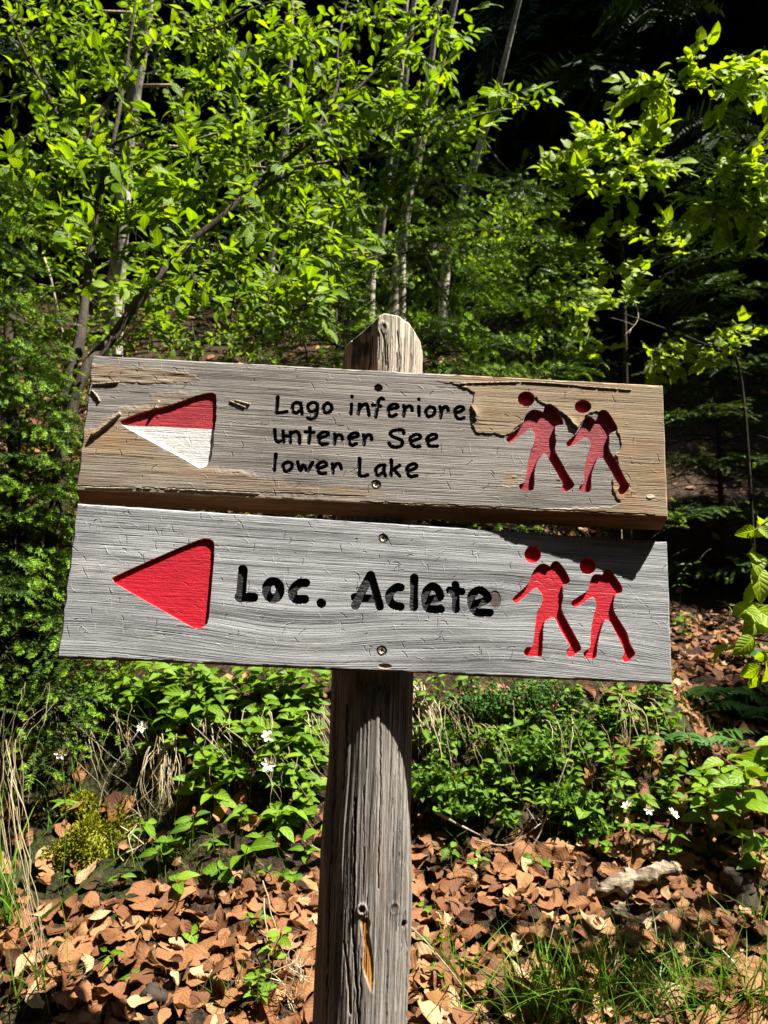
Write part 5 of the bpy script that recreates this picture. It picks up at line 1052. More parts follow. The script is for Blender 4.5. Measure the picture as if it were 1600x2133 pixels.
# plants in the litter
for i, (x, y, h, nl, s, tp, lb) in enumerate([(370, 1850, .05, 3, .075, HE_T, 'broad leaved green plant in the litter left of the post'), (505, 1815, .09, 3, .085, HE_T, 'plant with one broad raised leaf beside the dry stalks'), (385, 1925, .02, 3, .05, RO_T, 'small round leaved plant flat on the litter at left'), (240, 2000, .045, 4, .045, LA_T, 'little seedling with narrow leaves among dead leaves at left'), (290, 2040, .03, 3, .042, HE_T, 'toothed green seedling among dead leaves at lower left'),
      (660, 1745, .05, 2, .055, RO_T, 'round leaf plant touching the left side of the post'), (330, 1800, .07, 4, .05, HE_T, 'green plant at the edge of the litter under the hollow'), (610, 1830, .04, 5, .035, RO_T, 'clover like patch close to the left of the post'), (640, 1800, .06, 4, .045, HE_T, 'upright herb by the left side of the post'), (900, 1960, .03, 3, .05, LA_T, 'dark narrow leaf plant just right of the post'), (905, 2030, .035, 5, .034, RO_T, 'small bright seedling right of the post foot'), (880, 1885, .02, 2, .03, RO_T, 'tiny round seedling right of the post'),
      (1215, 1700, .06, 3, .06, RO_T, 'grey green heart leaved plant under the bank at right'), (1180, 1640, .06, 5, .045, HE_T, 'leafy herb by the dry stalks at right'), (1290, 1600, .09, 6, .05, HE_T, 'shaded bramble like herb at the right of the bank'), (1010, 2000, .03, 3, .045, LA_T, 'thin leaved plant in the litter centre right')]):
    herb(px_ground(x, y + 20), h, nl, s, lb, tpls=tp, seed=100 + i, tone=.45)
for i, (x, y) in enumerate([(560, 2005), (535, 2075)]):
    herb(px_ground(x, y + 60), .13 - .03 * i, 14, .036, ['upright nettle like plant with toothed pairs of leaves by the post', 'shorter toothed plant below the nettle like one'][i], seed=130 + i, tone=.7)
for i, (x, y, h, nl, s, tp, lb) in enumerate([(300, 1740, .06, 6, .05, HE_T, 'dark green herb beside the moss cushion'), (350, 1770, .05, 5, .045, RO_T, 'round leaved herb in the dark hollow'), (400, 1745, .08, 6, .05, HE_T, 'shaded herb in the middle of the dark hollow'), (450, 1770, .05, 5, .045, LA_T, 'narrow leaved herb under the hanging straw'), (500, 1730, .08, 7, .05, HE_T, 'shaded herb right of the dark hollow'), (545, 1770, .06, 6, .045, HE_T, 'herb low under the leafy bank'), (590, 1735, .08, 7, .05, HE_T, 'herb at the bank foot near the post'), (640, 1700, .07, 6, .05, RO_T, 'round leaved herb half behind the post'), (570, 1830, .05, 5, .04, LA_T, 'small pale seedling at the litter edge near the post'), (460, 1830, .04, 4, .045, RO_T, 'flat rosette at the litter edge left of the middle'), (250, 1830, .03, 3, .04, HE_T, 'little green sprout in front of the moss'), (160, 1830, .03, 3, .04, LA_T, 'little sprout at the left end of the litter'), (540, 1920, .03, 4, .04, HE_T, 'green sprout on the open litter left of the post'), (1000, 1800, .04, 5, .035, HE_T, 'small sprout at the foot of the right bank'), (1120, 1810, .05, 6, .035, RO_T, 'fresh round leaved sprout on the right litter'), (940, 1790, .05, 6, .04, HE_T, 'sprout on the litter right beside the post'), (1390, 1790, .05, 6, .045, HE_T, 'sprout below the white flowers'), (1250, 1770, .04, 5, .04, RO_T, 'sprout at the litter edge below the straw')]):
    herb(px_ground(x, y + 15), h, nl, s, lb, tpls=tp, seed=700 + i, tone=.4)
# big leafy herb at the right
for i, (x, y, h, n, s) in enumerate([(1545, 1800, .25, 16, .105), (1480, 1770, .17, 11, .09), (1590, 1750, .28, 16, .105), (1500, 1710, .17, 10, .085), (1580, 1850, .13, 9, .085)]):
    herb(px_ground(x, y), h, n, s, ['tall bright herb with large pointed leaves at right', 'lower large leaved herb on its left', 'tallest large leaved herb cut by the right edge', 'large leaved herb behind the bright ones', 'drooping large leaved herb over the dark stump'][i], seed=140 + i, tone=.75, lean=(r_.normal(0, .02), -.05, 0))
for i, (x, y, h, n, s) in enumerate([(1370, 1440, .12, 8, .06), (1420, 1490, .12, 9, .06), (1290, 1470, .10, 8, .05), (1340, 1560, .1, 8, .055), (1425, 1330, .2, 10, .055), (1415, 1230, .25, 10, .05), (1460, 1640, .1, 7, .055), (1230, 1540, .08, 7, .045), (1400, 1600, .09, 8, .05), (1550, 1560, .1, 8, .05)]):
    herb(px_ground(x, y + 40), h, n, s, ['shaded herb under the right corner of the lower board', 'dark green herb below the lower right board corner', 'small herb by the hanging straw', 'herb above the white flowers at right', 'tall thin herb right of the lower board', 'slender herb rising beside the lower board end', 'dull green herb above the large leaved ones', 'small herb in the middle of the right bank', 'herb behind the three white flowers', 'herb in the half shade at the right edge'][i], seed=160 + i, tone=.35, tpls=LA_T if i % 2 else HE_T)
# ferns
def fern(p, n, Lf, label, seed, az0=0., spr=2.6):
    r = np.random.default_rng(seed); p = np.asarray(p, float); t = thing('fern', label, 'fern', p)
    for k in range(n):
        a = az0 + (k / max(1, n - 1) - .5) * spr; hd = np.array([math.sin(a), -math.cos(a), 0]); tt = np.linspace(0, 1, 9); Lk = Lf * r.uniform(.8, 1.1)
        P = hd * (Lk * tt)[:, None] * .85 + np.array([0, 0, 1]) * (Lk * (1.0 * tt - r.uniform(.6, 1.0) * tt ** 2))[:, None]; g = Geo(); add_tube(g, P, [.0016, .0006], 4); sd = np.cross(hd, [0, 0, 1.])
        for j in range(10):
            f = .14 + .84 * j / 10; c = np.array([np.interp(f, tt, P[:, q]) for q in range(3)]); wl = .37 * Lk * math.sin(3.14 * (f * .92 + .06)) ** .7
            for s_ in (-1, 1):
                d = norm(sd * s_ + hd * .35 + [0, 0, -.12] + r.normal(0, .12, 3)); g.inst(LA_T[0], c[None], frames(d[None], np.array([[0, -.3, 1.]]) + r.normal(0, .25, (1, 3))), np.array([wl * r.uniform(.85, 1.1)]), np.array([r.uniform(.2, .8)]), 1)
        g.build('frond', [M_STEM, M_FERN], t)
fern(px_ground(1500, 1470), 5, .26, 'fern with spread fronds in the half shade at right', 1)
fern(px_ground(1590, 1380), 4, .24, 'fern at the right edge above the other fern', 2)
fern(px_ground(1440, 1570), 4, .20, 'small fern above the large leaved herbs', 3)
fern(px_ground(1580, 1500), 4, .22, 'fern cut by the right edge', 4)
# bilberry and heath
def bushlet(p, rx, h, n, size, label, seed, mat=M_BILB, name='bilberry_bush', bells=0):
    r = np.random.default_rng(seed); p = np.asarray(p, float); t = thing(name, label, 'bush', p); g = Geo(); LP, LD = [], []
    for _ in range(n):
        a = r.uniform(0, 6.28); q = math.sqrt(r.random()); e = np.array([rx * q * math.cos(a), rx * .7 * q * math.sin(a) - .3 * h, h * (1 - .45 * q * q) * r.uniform(.6, 1.1)]); b = e * [.45, .45, 0]; C = cr([b, (b + e) / 2 + r.normal(0, .01, 3), e], 3); add_tube(g, C, [.0011, .0005], 3, cap=False)
        for k in range(9): f = .35 + .65 * k / 9; LP.append(b + (e - b) * f + r.normal(0, .004, 3)); LD.append(norm(r.normal(0, 1, 3) + [0, 0, .5]))
    g.build('twigs', M_STEM, t, kind='stuff'); LP, LD = np.array(LP), np.array(LD); m = len(LP); g = Geo()
    g.inst(BL_T[0], LP, frames(LD, norm(np.array([0, -.4, .8]) + r.normal(0, .4, (m, 3)))), size * r.uniform(.7, 1.25, m), r.random(m)); g.build('foliage', mat, t, kind='stuff')
    if bells:
        g = Geo(); V, Q, T, uv = tube([(0, 0, 0), (0, .4, 0), (0, .8, 0), (0, 1., 0)], [.15, .42, .35, .1], 5)
        idx = r.choice(m, bells); g.inst((V, Q, T, uv), LP[idx] + [0, -.004, .004], frames(norm(r.normal(0, .5, (bells, 3)) + [0, -.2, -.6]), np.tile([[1., 0, 0]], (bells, 1))), r.uniform(.006, .010, bells), r.random(bells)); g.build('heath_bells', M_HEATH, t, kind='stuff')
for i, (x, y, rx, h, n, s, lb, bl) in enumerate([(905, 1660, .10, .10, 90, .019, 'low bilberry bush just right of the post', 0), (960, 1700, .09, .08, 70, .019, 'bilberry bush on the bank foot right of the post', 0), (1090, 1600, .11, .12, 90, .018, 'bilberry bush in the middle of the right bank', 0), (1165, 1690, .08, .09, 60, .018, 'small bilberry bush beside the dead twigs', 0), (1230, 1740, .06, .05, 50, .017, 'tiny fresh green bush at the edge of the litter', 0), (1010, 1490, .13, .12, 120, .012, 'dark heath bush with pinkish bells under the lower board', 60), (1130, 1480, .12, .11, 100, .012, 'dark heath bush right of the pinkish one', 16), (920, 1560, .08, .09, 60, .018, 'bilberry bush behind the post on its right', 0), (1180, 1560, .09, .1, 70, .017, 'bilberry bush under the hanging straw', 0), (640, 1600, .07, .08, 50, .018, 'bilberry bush behind the post on its left', 0)]):
    bushlet(px_ground(x, y), rx, h, n, s, lb, 200 + i, mat=M_FERN if bl else M_BILB, name='heath_bush' if bl else 'bilberry_bush', bells=bl)
# denser cover on the right bank: small herbs, each its own thing, and fine grass
r_ = np.random.default_rng(99)
for i in range(124):
    x = r_.uniform(870, 1400); y = r_.uniform(1425, 1725 - max(0, x - 1180) * .15); q = int(r_.integers(4)); hh = r_.uniform(.05, .12)
    wh = ('beside the post' if x < 980 else ('on the middle of the right bank' if x < 1180 else 'at the far end of the right bank')) + (' below the board' if y < 1510 else (' halfway down' if y < 1610 else ' at its foot'))
    lb = f'{"tall" if hh > .085 else "low"} {look[q]} herb {wh}'
    nl_ = int(r_.integers(5, 10)); lb = ('sparse ' if nl_ < 7 else ('leafy ' if nl_ < 9 else 'crowded ')) + lb
    herb(px_ground(x, y + 25), hh, nl_, (.046, .030, .040, .038)[q], lb, group=lb, seed=600 + i, tone=.45, tpls=(HE_T, RO_T, LA_T, HE_T)[q])
# more undergrowth behind the boards on the slope
r_ = np.random.default_rng(88)
ug = [('leafy undergrowth plant', x, y, h, s) for x, y, h, s in [(60, 930, .25, .06), (130, 900, .2, .05), (40, 780, .25, .06), (330, 720, .3, .07), (420, 700, .28, .06), (520, 690, .3, .07), (600, 700, .3, .06), (660, 690, .25, .06), (480, 660, .3, .06), (560, 650, .3, .06), (300, 1065, .15, .05), (440, 1070, .15, .05), (520, 1075, .16, .05), (620, 1080, .15, .05), (900, 1100, .15, .05), (980, 1110, .18, .06), (1080, 1115, .18, .05), (1180, 1120, .2, .05), (220, 620, .3, .06), (690, 640, .3, .06), (370, 650, .3, .06)]]
wl = ['behind the left spruce', 'near the shrub foot', 'at the left edge of the slope', 'behind the grey trunk', 'on the slope above the upper board, left', 'on the slope above the word Lago', 'above the upper board midway', 'just left of the post top', 'higher up the slope left of the middle', 'higher up the slope near the middle', 'in the gap between the boards at left', 'in the gap left of the middle', 'in the gap near the post', 'in the gap touching the post', 'in the gap right of the post', 'in the gap below the hikers', 'in the gap under the first hiker', 'in the gap near the right end', 'by the dark stems', 'behind the post top at left', 'among the thin twigs']
for i, (nm, x, y, h, s) in enumerate(ug):
    herb(px_ground(x, y + 30), h, 12, s * 1.05, f'{nm} {wl[i]}', seed=250 + i, tone=.5, tpls=HE_T, lean=(r_.normal(0, .05), -.06, 0))
# wood anemones
PET = [leaf_tpl(6, .50, P_obov, fold=.25, droop=-.22, curl=.35, seed=80)]
def anemone(px, py, d, size, label, face, seed):
    r = np.random.default_rng(seed); top = at(px, py, d); gz = float(ground(top[0], top[1], False)); base = np.array([top[0] + .01, top[1] + .02, min(gz, top[2] - .05)]); t = thing('wood_anemone', label, 'flower', base)
    g = Geo(); C = cr([np.zeros(3), (top - base) * .55 + [.006, .01, 0], top - base], 5); add_tube(g, C, [.0012, .0008], 5); g.build('stem', M_STEM, t)
    for k in range(6):
        a = k * 1.05 + r.uniform(0, .4); c = base + C[len(C) // 2 + 1]; leafpart(t, base, c, norm([math.cos(a), math.sin(a), .25]), norm([0, -.4, .9]), .042 * r.uniform(.8, 1.1), LA_T, M_HERB, int(r.integers(3)), .5)
    fo = link('flower', None, t); fo.location = [float(v) for v in (top - base)]
    f = norm(face); u = norm(np.cross(f, [0.1, 0, 1.])); v = np.cross(f, u); pm = _mc.setdefault('petal', tpl_mesh('petal', PET[0], M_PETAL, .5))
    for k in range(6):
        a = k * 1.0472 + r.normal(0, .06); d_ = norm(u * math.cos(a) + v * math.sin(a) + f * .22); M = np.eye(4); M[:3, :3] = frames(d_[None], f[None])[0] * size * r.uniform(.9, 1.05); M[:3, 3] = d_ * size * .08; link('petal', pm, fo, M)
    g = Geo()
    for k in range(14): a = r.uniform(0, 6.28); e = f * .007 + (u * math.cos(a) + v * math.sin(a)) * .0045; add_tube(g, [e * 0, e * .6, e], [.0003, .0007], 4)
    g.build('stamens', M_STAMEN, fo, kind='stuff')
for i, (x, y, d, s, lb, fc) in enumerate([(300, 1516, 2.12, .020, 'white star flower at the left over the dark hollow', (-.3, -.7, .5)), (127, 1568, 1.88, .016, 'half closed white flower furthest left', (.3, -.9, -.1)), (557, 1537, 2.05, .020, 'white flower above the larger one left of the post', (.3, -.6, .7)), (561, 1592, 2.02, .022, 'large white six petalled flower facing forward left of the post', (0, -.95, .3)), (1308, 1680, 1.93, .016, 'left one of three white flowers at the right of the bank', (-.5, -.3, .9)), (1350, 1686, 1.93, .015, 'middle one of three white flowers at the right of the bank', (.1, -.8, .2)), (1400, 1697, 1.92, .018, 'right one of three white flowers beside the large leaves', (.5, -.4, .6))]):
    anemone(x, y, d, s, lb, np.array(fc, float), 300 + i)
# ---------------------------------------------------------------- grasses
def blade_tpl(seed, bend, w=.02):
    r = np.random.default_rng(seed); t = np.linspace(0, 1, 6); V = []; uv = []
    for k, f in enumerate(t):
        ww = w * (1 - f ** 1.6) * .5 + .0004; V += [(-ww, bend * f * f, f * (1 - .35 * abs(bend) * f)), (ww, bend * f * f, f * (1 - .35 * abs(bend) * f))]; uv += [(-1, f), (1, f)]
    Q = [(2 * i, 2 * i + 1, 2 * i + 3, 2 * i + 2) for i in range(5)]; return np.array(V), np.array(Q), np.zeros((0, 3), int), np.array(uv)
BLD = [blade_tpl(i, b, w) for i, (b, w) in enumerate([(.2, .022), (.5, .018), (.8, .02), (.35, .03), (1.1, .018)])]
def rotz(a, tilt=None):
    n = len(a); R = np.zeros((n, 3, 3)); c, s = np.cos(a), np.sin(a); R[:, 0, 0] = c; R[:, 0, 1] = -s; R[:, 1, 0] = s; R[:, 1, 1] = c; R[:, 2, 2] = 1
    if tilt is not None: R = np.einsum('nij,njk->nik', frames(norm(np.stack([-s, c, 0 * a], 1)), norm(np.stack([tilt[:, 0], tilt[:, 1], np.ones(n)], 1))), np.eye(3)[None].repeat(n, 0))
    return R
def tuft(px, py, n, h, rad, mat, label, name, seed, sink=0., tilt=.35, group=None, lift=0.):
    r = np.random.default_rng(seed); p = px_ground(px, py) if not isinstance(px, np.ndarray) else px; p = p + [0, 0, lift]; t = Geo(); a = r.uniform(0, 6.28, n); P = np.stack([r.normal(0, rad, n), r.normal(0, rad * .6, n), np.full(n, -.012)], 1); P[:, 2] += ground(p[0] + P[:, 0], p[1] + P[:, 1], False) - p[2] + lift
    R = rotz(a, r.normal(0, tilt, (n, 2))); kd = r.integers(0, 5, n); s = h * r.uniform(.5, 1.15, n); rn = np.clip(r.normal(.5, .25, n), 0, 1)
    for k in range(5): m = kd == k; t.inst(BLD[k], P[m], R[m], s[m], rn[m])
    o = t.build(name, mat, label=label, category='grass'); o.location = [float(v) for v in p]
    if group: o['group'] = group
for i, (x, y, n, h, rd, lb) in enumerate([(1180, 2110, 60, .20, .035, 'green grass tuft at the lower edge right of the middle'), (1090, 2125, 50, .17, .03, 'green grass tuft at the lower edge nearest the post'), (1310, 2110, 90, .16, .06, 'thick green grass tuft at the lower right'), (1430, 2120, 100, .17, .06, 'dense grass tuft in the lower right corner area'), (1560, 2110, 90, .17, .05, 'grass tuft in the lower right corner'), (1480, 2030, 60, .13, .05, 'short grass tuft above the lower right corner'), (1390, 1960, 26, .12, .04, 'sparse grass right of the rotten log'), (1250, 2040, 36, .15, .05, 'grass tuft with long arching blades below the log'), (1000, 2110, 24, .15, .03, 'thin grass right of the post foot'), (1560, 1930, 26, .14, .03, 'grass by the dark stump'), (860 + 90, 2060, 16, .16, .03, 'few long grass blades beside the post'),
        (20, 1950, 30, .34, .02, 'tall green grass at the left edge'), (5, 1700, 26, .30, .02, 'green blades at the left edge higher up'), (60, 2080, 22, .2, .03, 'grass tuft in the lower left corner'), (470, 2090, 30, .10, .03, 'short grass left of the post foot'), (280, 1790, 40, .09, .03, 'fine grass at the edge of the moss'), (330, 1560, 12, .18, .02, 'few green blades over the dark hollow'), (620, 2110, 26, .12, .02, 'dry grass tuft touching the post'), (440, 1790, 40, .10, .04, 'fine grass under the hollow'), (1080, 1730, 40, .08, .05, 'fine grass at the foot of the right bank'), (950, 1520, 60, .14, .06, 'fine green grass on the right bank next to the post'), (1100, 1540, 70, .14, .07, 'fine green grass in the middle of the right bank'), (1250, 1560, 60, .14, .06, 'fine green grass among the straw on the right bank'), (1150, 1450, 60, .14, .08, 'grass on the crest of the right bank'), (1330, 1500, 40, .14, .05, 'grass at the far end of the right bank'), (1380, 2060, 60, .16, .06, 'long bright grass in the lower right quarter'), (1130, 2050, 40, .15, .04, 'long arching grass in the lower middle right'), (250, 1420, 40, .14, .06, 'grass on the crest of the left bank'), (560, 1420, 40, .12, .06, 'grass among herbs behind the board'), (380, 1800, 40, .10, .05, 'grass at the mouth of the dark hollow'), (560, 1800, 34, .10, .05, 'grass under the leafy bank near the post'), (930, 1740, 40, .09, .05, 'grass at the bank foot right beside the post'), (1250, 1720, 44, .10, .06, 'grass at the bank foot below the straw'), (1000, 1680, 50, .12, .06, 'fine grass low on the right bank'), (1370, 1660, 44, .12, .06, 'grass around the three white flowers'), (120, 1660, 40, .16, .05, 'grass between the reed stalks and the moss')]):
    tuft(x, y, n, h, rd, M_GRASS if 'dry' not in lb else M_STRAW, lb, 'grass_tuft', 320 + i)
def slope_grass(n, x0, x1, y0, y1, name, label, mat, h, seed):
    r = np.random.default_rng(seed); x = r.uniform(x0, x1, n); y = r.uniform(y0, y1, n); m = vnoise(x * 2.1, y * 2.1, seed) > -.1; x, y = x[m], y[m]; n = len(x); g = Geo(); P = np.stack([x, y, ground(x, y) - .01], 1); R = rotz(r.uniform(0, 6.28, n), r.normal(0, .45, (n, 2))); kd = r.integers(0, 5, n); s = h * r.uniform(.4, 1.2, n); rn = np.clip(r.normal(.45, .25, n), 0, 1)
    for k in range(5): m = kd == k; g.inst(BLD[k], P[m], R[m], s[m] , rn[m])
    g.build(name, mat, kind='stuff', label=label)
slope_grass(9000, -3.5, 1.2, 2.45, 6.2, 'slope_grass', 'thin green grass scattered over the leaf strewn slope behind the boards', M_GRASS, .12, 901)
slope_grass(3500, -3.0, 1.0, 2.4, 5.0, 'dead_slope_grass', 'bleached dead grass lying over the slope behind the boards', M_STRAW, .13, 902)
def hang_straw(pts_top, n, label, seed, rad=.05, thick=.0014, wid=(.45, 1.3), drop=(.7, 1.1)):
    """dead stalks: list of measured lines (px,py,depth) from top to bottom, each with its own wobble"""
    r = np.random.default_rng(seed); A = np.array(L(pts_top)); base = A[-1].copy(); g = Geo()
    for k in range(n):
        off = np.array([r.normal(0, rad), r.normal(0, rad * .5), r.normal(0, rad * .3)]); f1 = r.uniform(*drop); C = cr(A, 5); m = max(4, int(len(C) * min(1, f1))); q0 = int(r.integers(0, max(1, m // 3))); C = C[q0:m] - base + off; m = len(C); tt = np.linspace(0, 1, m); C = C + np.cumsum(r.normal(0, .0028, (m, 3)), 0); C[:, 0] += tt ** 1.4 * r.normal(0, rad * 1.5) + .014 * r.normal() * np.sin(tt * r.uniform(3, 7)); C[:, 1] -= np.abs(.02 * r.normal()) * np.sin(tt * 3.1)
        add_tube(g, C, [thick * r.uniform(*wid), thick * .3], 3, rnd=r.random(), cap=False)
    o = g.build('dry_grass', M_STRAW, label=label, category='grass'); o.location = [float(v) for v in base]
hang_straw([(345, 1530, 2.1), (342, 1600, 2.06), (338, 1680, 2.04), (345, 1760, 2.03)], 46, 'bundle of pale dead stalks hanging in the dark hollow', 401, .022)
hang_straw([(480, 1640, 2.08), (488, 1720, 2.04), (498, 1800, 2.02), (502, 1850, 2.0)], 14, 'dead stalks under the herbs left of the post', 402, .03)
hang_straw([(590, 1660, 2.06), (605, 1740, 2.02), (612, 1820, 2.0)], 14, 'thin dead stalks close to the left of the post', 403, .035)
hang_straw([(872, 1425, 2.35), (885, 1480, 2.25), (905, 1560, 2.15), (915, 1620, 2.12)], 34, 'pale straw falling down just right of the post', 404, .022, .0019)
hang_straw([(1180, 1425, 2.5), (1240, 1460, 2.42), (1290, 1550, 2.35), (1330, 1640, 2.3), (1385, 1760, 2.2)], 26, 'long pale stalks sweeping down the right bank', 405, .035, .0018)
hang_straw([(1200, 1425, 2.5), (1225, 1440, 2.45), (1240, 1500, 2.4), (1245, 1560, 2.38)], 18, 'short straw fringe under the right of the lower board', 406, .05)
for i, (x, y, l, n) in enumerate([(240, 1480, 150, 12), (420, 1500, 160, 16), (520, 1480, 140, 14), (640, 1480, 160, 14), (575, 1560, 140, 10), (930, 1470, 170, 18), (1000, 1520, 150, 10), (1080, 1440, 160, 14), (1150, 1500, 160, 12), (1300, 1460, 170, 16), (160, 1520, 150, 10), (90, 1440, 170, 14)]):
    p0 = px_ground(x, y); d0 = float(project(p0)[2]) - .04; hang_straw([(x, y - 12, d0 + .02), (x + 8, y + 8, d0 - .04), (x + 14 + (x % 17), y + l * .5, d0 - .10), (x + 22 + (x % 29), y + l, d0 - .13)], n, ['few', 'loose', 'tangled', 'thin', 'sparse', 'long pale', 'short', 'bleached', 'bent', 'long tangled', 'faint', 'ragged'][i] + ' dead grass hanging over the bank ' + ['left of the dark hollow', 'right of the dark hollow', 'among the herbs', 'left of the post under the board', 'near the two white flowers', 'right of the post', 'by the heath bush', 'under the board middle right', 'in the middle of the right bank', 'near the board end', 'above the moss', 'at the left edge'][i], 450 + i, .030, .0011)
hang_straw([(12, 1540, 1.62), (20, 1650, 1.6), (45, 1800, 1.58), (75, 1940, 1.55), (105, 2090, 1.52)], 12, 'long dry reed stalks along the left edge', 407, .012, .0013)
hang_straw([(45, 1690, 1.7), (40, 1560, 1.7), (52, 1480, 1.72), (80, 1420, 1.75)], 9, 'upright dry stalks at the left edge', 408, .016, .0011)
hang_straw([(545, 1830, 1.75), (565, 1900, 1.7), (580, 1980, 1.66), (600, 2080, 1.62)], 2, 'single bent straw leaning left of the post', 409, .008, .0016, drop=(.95, 1.1))
hang_straw([(260, 1800, 1.85), (280, 1740, 1.87), (295, 1690, 1.88)], 4, 'pale stick leaning beside the moss', 410, .006, .0026, drop=(.95, 1.1))
hang_straw([(640, 2060, 1.5), (630, 2010, 1.52), (618, 1960, 1.54)], 14, 'dry grass wisp against the post foot', 411, .015, .0012)
hang_straw([(720, 1420, 2.4), (680, 1440, 2.4), (640, 1480, 2.38)], 10, 'dry stalks behind the post under the lower board', 412, .03)
# ---------------------------------------------------------------- moss, log, stump, sticks
def mossy(px, py, rx, rz, label, seed, n=2600):
    r = np.random.default_rng(seed); c = px_ground(px, py); g = Geo(); a = r.uniform(0, 6.28, n); e = np.arccos(r.uniform(0, 1, n)); lump = 1 + .25 * np.sin(3 * a + seed) + .15 * np.sin(7 * a); D = np.stack([np.sin(e) * np.cos(a) * rx, np.sin(e) * np.sin(a) * rx * .6, np.cos(e) * rz], 1) * (lump * r.uniform(.72, 1.02, n))[:, None]
    V, Q, T, uv = BL_T[0]; d = norm(D / [rx, rx * .6, rz] + r.normal(0, .5, (n, 3))); g.inst(BL_T[0], D, frames(d, rvec(n)), r.uniform(.006, .011, n), np.clip(.5 + .35 * vnoise(D[:, 0] * 30, D[:, 2] * 30, 5) + r.normal(0, .2, n), 0, 1))
    th = np.linspace(0, 6.283, 24, endpoint=False); ph = np.linspace(0, 1.57, 7); B = np.array([[math.sin(p) * math.cos(t) * rx * .7, math.sin(p) * math.sin(t) * rx * .42, math.cos(p) * rz * .7] for p in ph for t in th]); i = np.arange(6)[:, None]; j = np.arange(24)[None]; Qs = np.stack([i * 24 + j, (i + 1) * 24 + j, (i + 1) * 24 + (j + 1) % 24, i * 24 + (j + 1) % 24], -1).reshape(-1, 4); g.add(B, Qs, rnd=.1)
    o = g.build('moss_cushion', M_MOSS, smooth=False, label=label, category='moss'); o.location = [float(v) for v in c - [0, 0, .02]]
mossy(205, 1770, .095, .10, 'large yellow green moss cushion in the dark hollow', 1, 5200); mossy(140, 1790, .06, .06, 'smaller moss cushion at the left of the large one', 2); mossy(175, 1680, .05, .05, 'upper moss cushion against the bank', 3, 1500); mossy(60, 1560, .10, .07, 'dull moss patch on the bank at left', 4, 3000)
def chunk(px, py, pts, rad, mat, label, name, cat, seed, wob=.35, seg=14, lift=.0):
    c = px_ground(px, py) + [0, 0, lift]; g = Geo(); C = cr(pts, 7); V, Q, T, uv = tube(C, rad, seg, wob, seed); V = V + .32 * np.mean(rad) * np.stack([vnoise(V[:, 0] * 90 + k * 9, V[:, 2] * 90 + V[:, 1] * 70, seed + k) for k in range(3)], 1); g.add(V, Q, T, .5, uv); o = g.build(name, mat, label=label, category=cat); o.location = [float(v) for v in c]
chunk(1318, 1878, [(-.09, -.02, .006), (-.05, -.012, .022), (-.01, .0, .026), (.04, .008, .036), (.085, .016, .046), (.12, .02, .048)], [.010, .019, .024, .017, .019, .011], M_ROT, 'pale rotten piece of log lying on the litter at right', 'rotten_log', 'log', 5, lift=.022)
chunk(1285, 1905, [(0, 0, -.02), (.004, -.01, .01), (.01, -.012, .03)], [.02, .02, .008], M_ROT, 'splintered stub leaning on the rotten log', 'wood_chip', 'wood', 6)
chunk(1365, 1925, [(-.03, -.01, 0), (0, 0, .012), (.03, .01, .02)], [.008, .012, .005], M_ROT, 'small pale splinter in front of the rotten log', 'wood_chip', 'wood', 7)
chunk(1545, 1880, [(0, 0, -.03), (.005, 0, .03), (.0, .01, .07), (.01, .0, .10)], [.045, .030, .034, .006], M_BARKS, 'small black rotten stump under the large leaved herb', 'tree_stump', 'stump', 8, .9, 18)
chunk(1470, 1800, [(-.05, 0, .02), (0, .0, .026), (.06, .01, .03)], [.004, .004, .002], M_BARKD, 'dark stick lying left of the black stump', 'stick', 'stick', 9, .2, 6)
chunk(315, 2085, [(-.02, 0, -.005), (.0, .0, .014), (.03, .005, .0)], [.012, .022, .010], M_BARKD, 'dark crumbling lump of wood in the lower left litter', 'wood_chip', 'wood', 10)
def stick(pts, rad, label, seed, mat=M_TWIG, forks=0):
    P = np.array(L(pts)); base = P[0]; r = np.random.default_rng(seed); g = Geo(); C = cr(P, 5); add_tube(g, C - base, [rad, rad * .45], 6, .2, seed)
    for k in range(forks):
        i = r.integers(2, len(C) - 1); d = norm(C[-1] - C[0]); e = C[i] + (d * .5 + r.normal(0, .6, 3)) * r.uniform(.06, .2); add_tube(g, [C[i] - base, (C[i] + e) / 2 - base + r.normal(0, .01, 3), e - base], [rad * .5, rad * .25], 5)
    o = g.build('stick', mat, label=label, category='stick'); o.location = [float(v) for v in base]
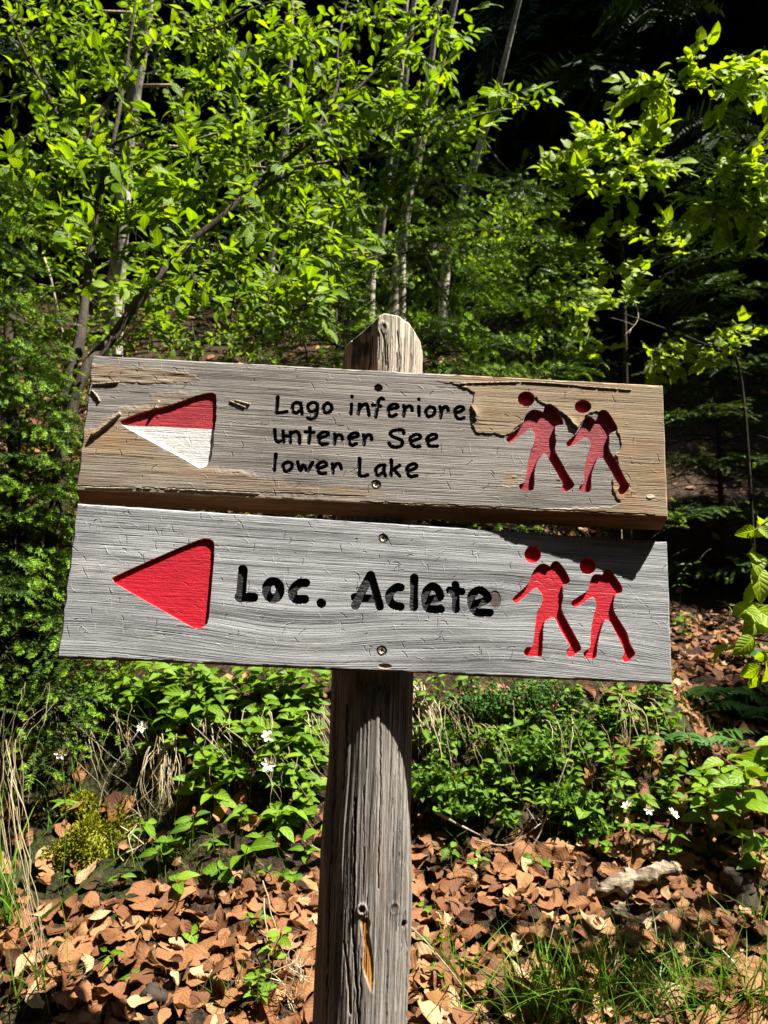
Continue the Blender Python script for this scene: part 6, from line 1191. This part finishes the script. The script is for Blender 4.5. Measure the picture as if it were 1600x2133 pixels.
for i, (pts, rd, lb, fk) in enumerate([([(1020, 1640, 2.1), (1070, 1615, 2.12), (1130, 1570, 2.16), (1180, 1530, 2.2)], .0035, 'pale thin stick slanting over the right bank', 2), ([(905, 1690, 2.0), (950, 1715, 1.97), (1000, 1740, 1.94)], .005, 'short thick dead stick at the foot of the right bank', 0), ([(990, 1750, 1.95), (1060, 1760, 1.95), (1120, 1720, 1.97), (1150, 1700, 2.0)], .0022, 'dark tangled twig on the litter at the bank foot', 6), ([(1100, 1780, 1.95), (1130, 1720, 1.97), (1110, 1700, 2.)], .003, 'dark forked twig beside the tangled one', 5),
     ([(855, 1930, 1.62), (900, 1975, 1.6), (960, 2050, 1.56), (1010, 2120, 1.52)], .0018, 'thin curved twig running down right of the post', 1), ([(470, 1515, 2.0), (510, 1545, 2.0), (530, 1570, 2.0)], .002, 'short grey twig in the herbs left of the post', 0),
     ([(0, 632, 3.9), (60, 595, 3.8), (120, 603, 3.7), (185, 650, 3.6)], .004, 'arching pale dead twig at the left edge', 1), ([(0, 628, 4.0), (70, 625, 4.), (110, 600, 4.1)], .006, 'pale dead branch end at the left edge', 2), ([(60, 470, 4.), (100, 560, 3.9), (130, 690, 3.8), (150, 760, 3.75)], .008, 'pale slanting dead stem behind the shrub at left', 2), ([(240, 720, 3.4), (290, 670, 3.35), (330, 630, 3.3)], .006, 'pale dead twig leaning right above the upper board', 0), ([(190, 550, 3.8), (130, 470, 3.8), (90, 430, 3.7)], .004, 'thin pale twig crossing the dark stems', 2), ([(450, 340, 2.9), (520, 347, 2.9), (600, 349, 2.95), (700, 335, 3.0), (745, 350, 3.)], .0045, 'bleached horizontal twig across the shrub', 1),
     ([(380, 300, 3.0), (440, 280, 3.0), (500, 260, 3.1), (560, 215, 3.2)], .003, 'thin grey twig rising right in the shrub', 2), ([(1090, 420, 4.0), (1130, 500, 4.0), (1170, 560, 4.0)], .002, 'thin bare twig in the dark behind the boards', 1), ([(1310, 600, 4.2), (1330, 660, 4.1), (1300, 700, 4.0)], .003, 'bare twig under the beech sapling', 3), ([(1180, 760, 3.6), (1230, 720, 3.6), (1280, 700, 3.7)], .004, 'dead twig over the right end of the upper board', 3), ([(690, 560, 4.5), (760, 540, 4.5), (840, 520, 4.6)], .003, 'thin dead twig between the pale trees', 2), ([(1290, 1010 + 20, 3.0), (1300, 1200, 2.9)], .003, 'dead stem behind the lower board end', 1),
     ([(740, 1480 + 350, 1.9), (690, 1790, 1.9), (650, 1760, 1.9)], .002, 'thin twig behind the post', 0), ([(200, 1720, 2.02), (215, 1640, 2.04), (240, 1590, 2.05)], .0022, 'thin reddish root hanging over the moss', 1), ([(1010, 880 + 20, 4.6), (1040, 700, 4.6)], .004, 'bare stem behind the spruce saplings', 3)]):
    stick(pts, rd, lb, 430 + i, forks=fk)
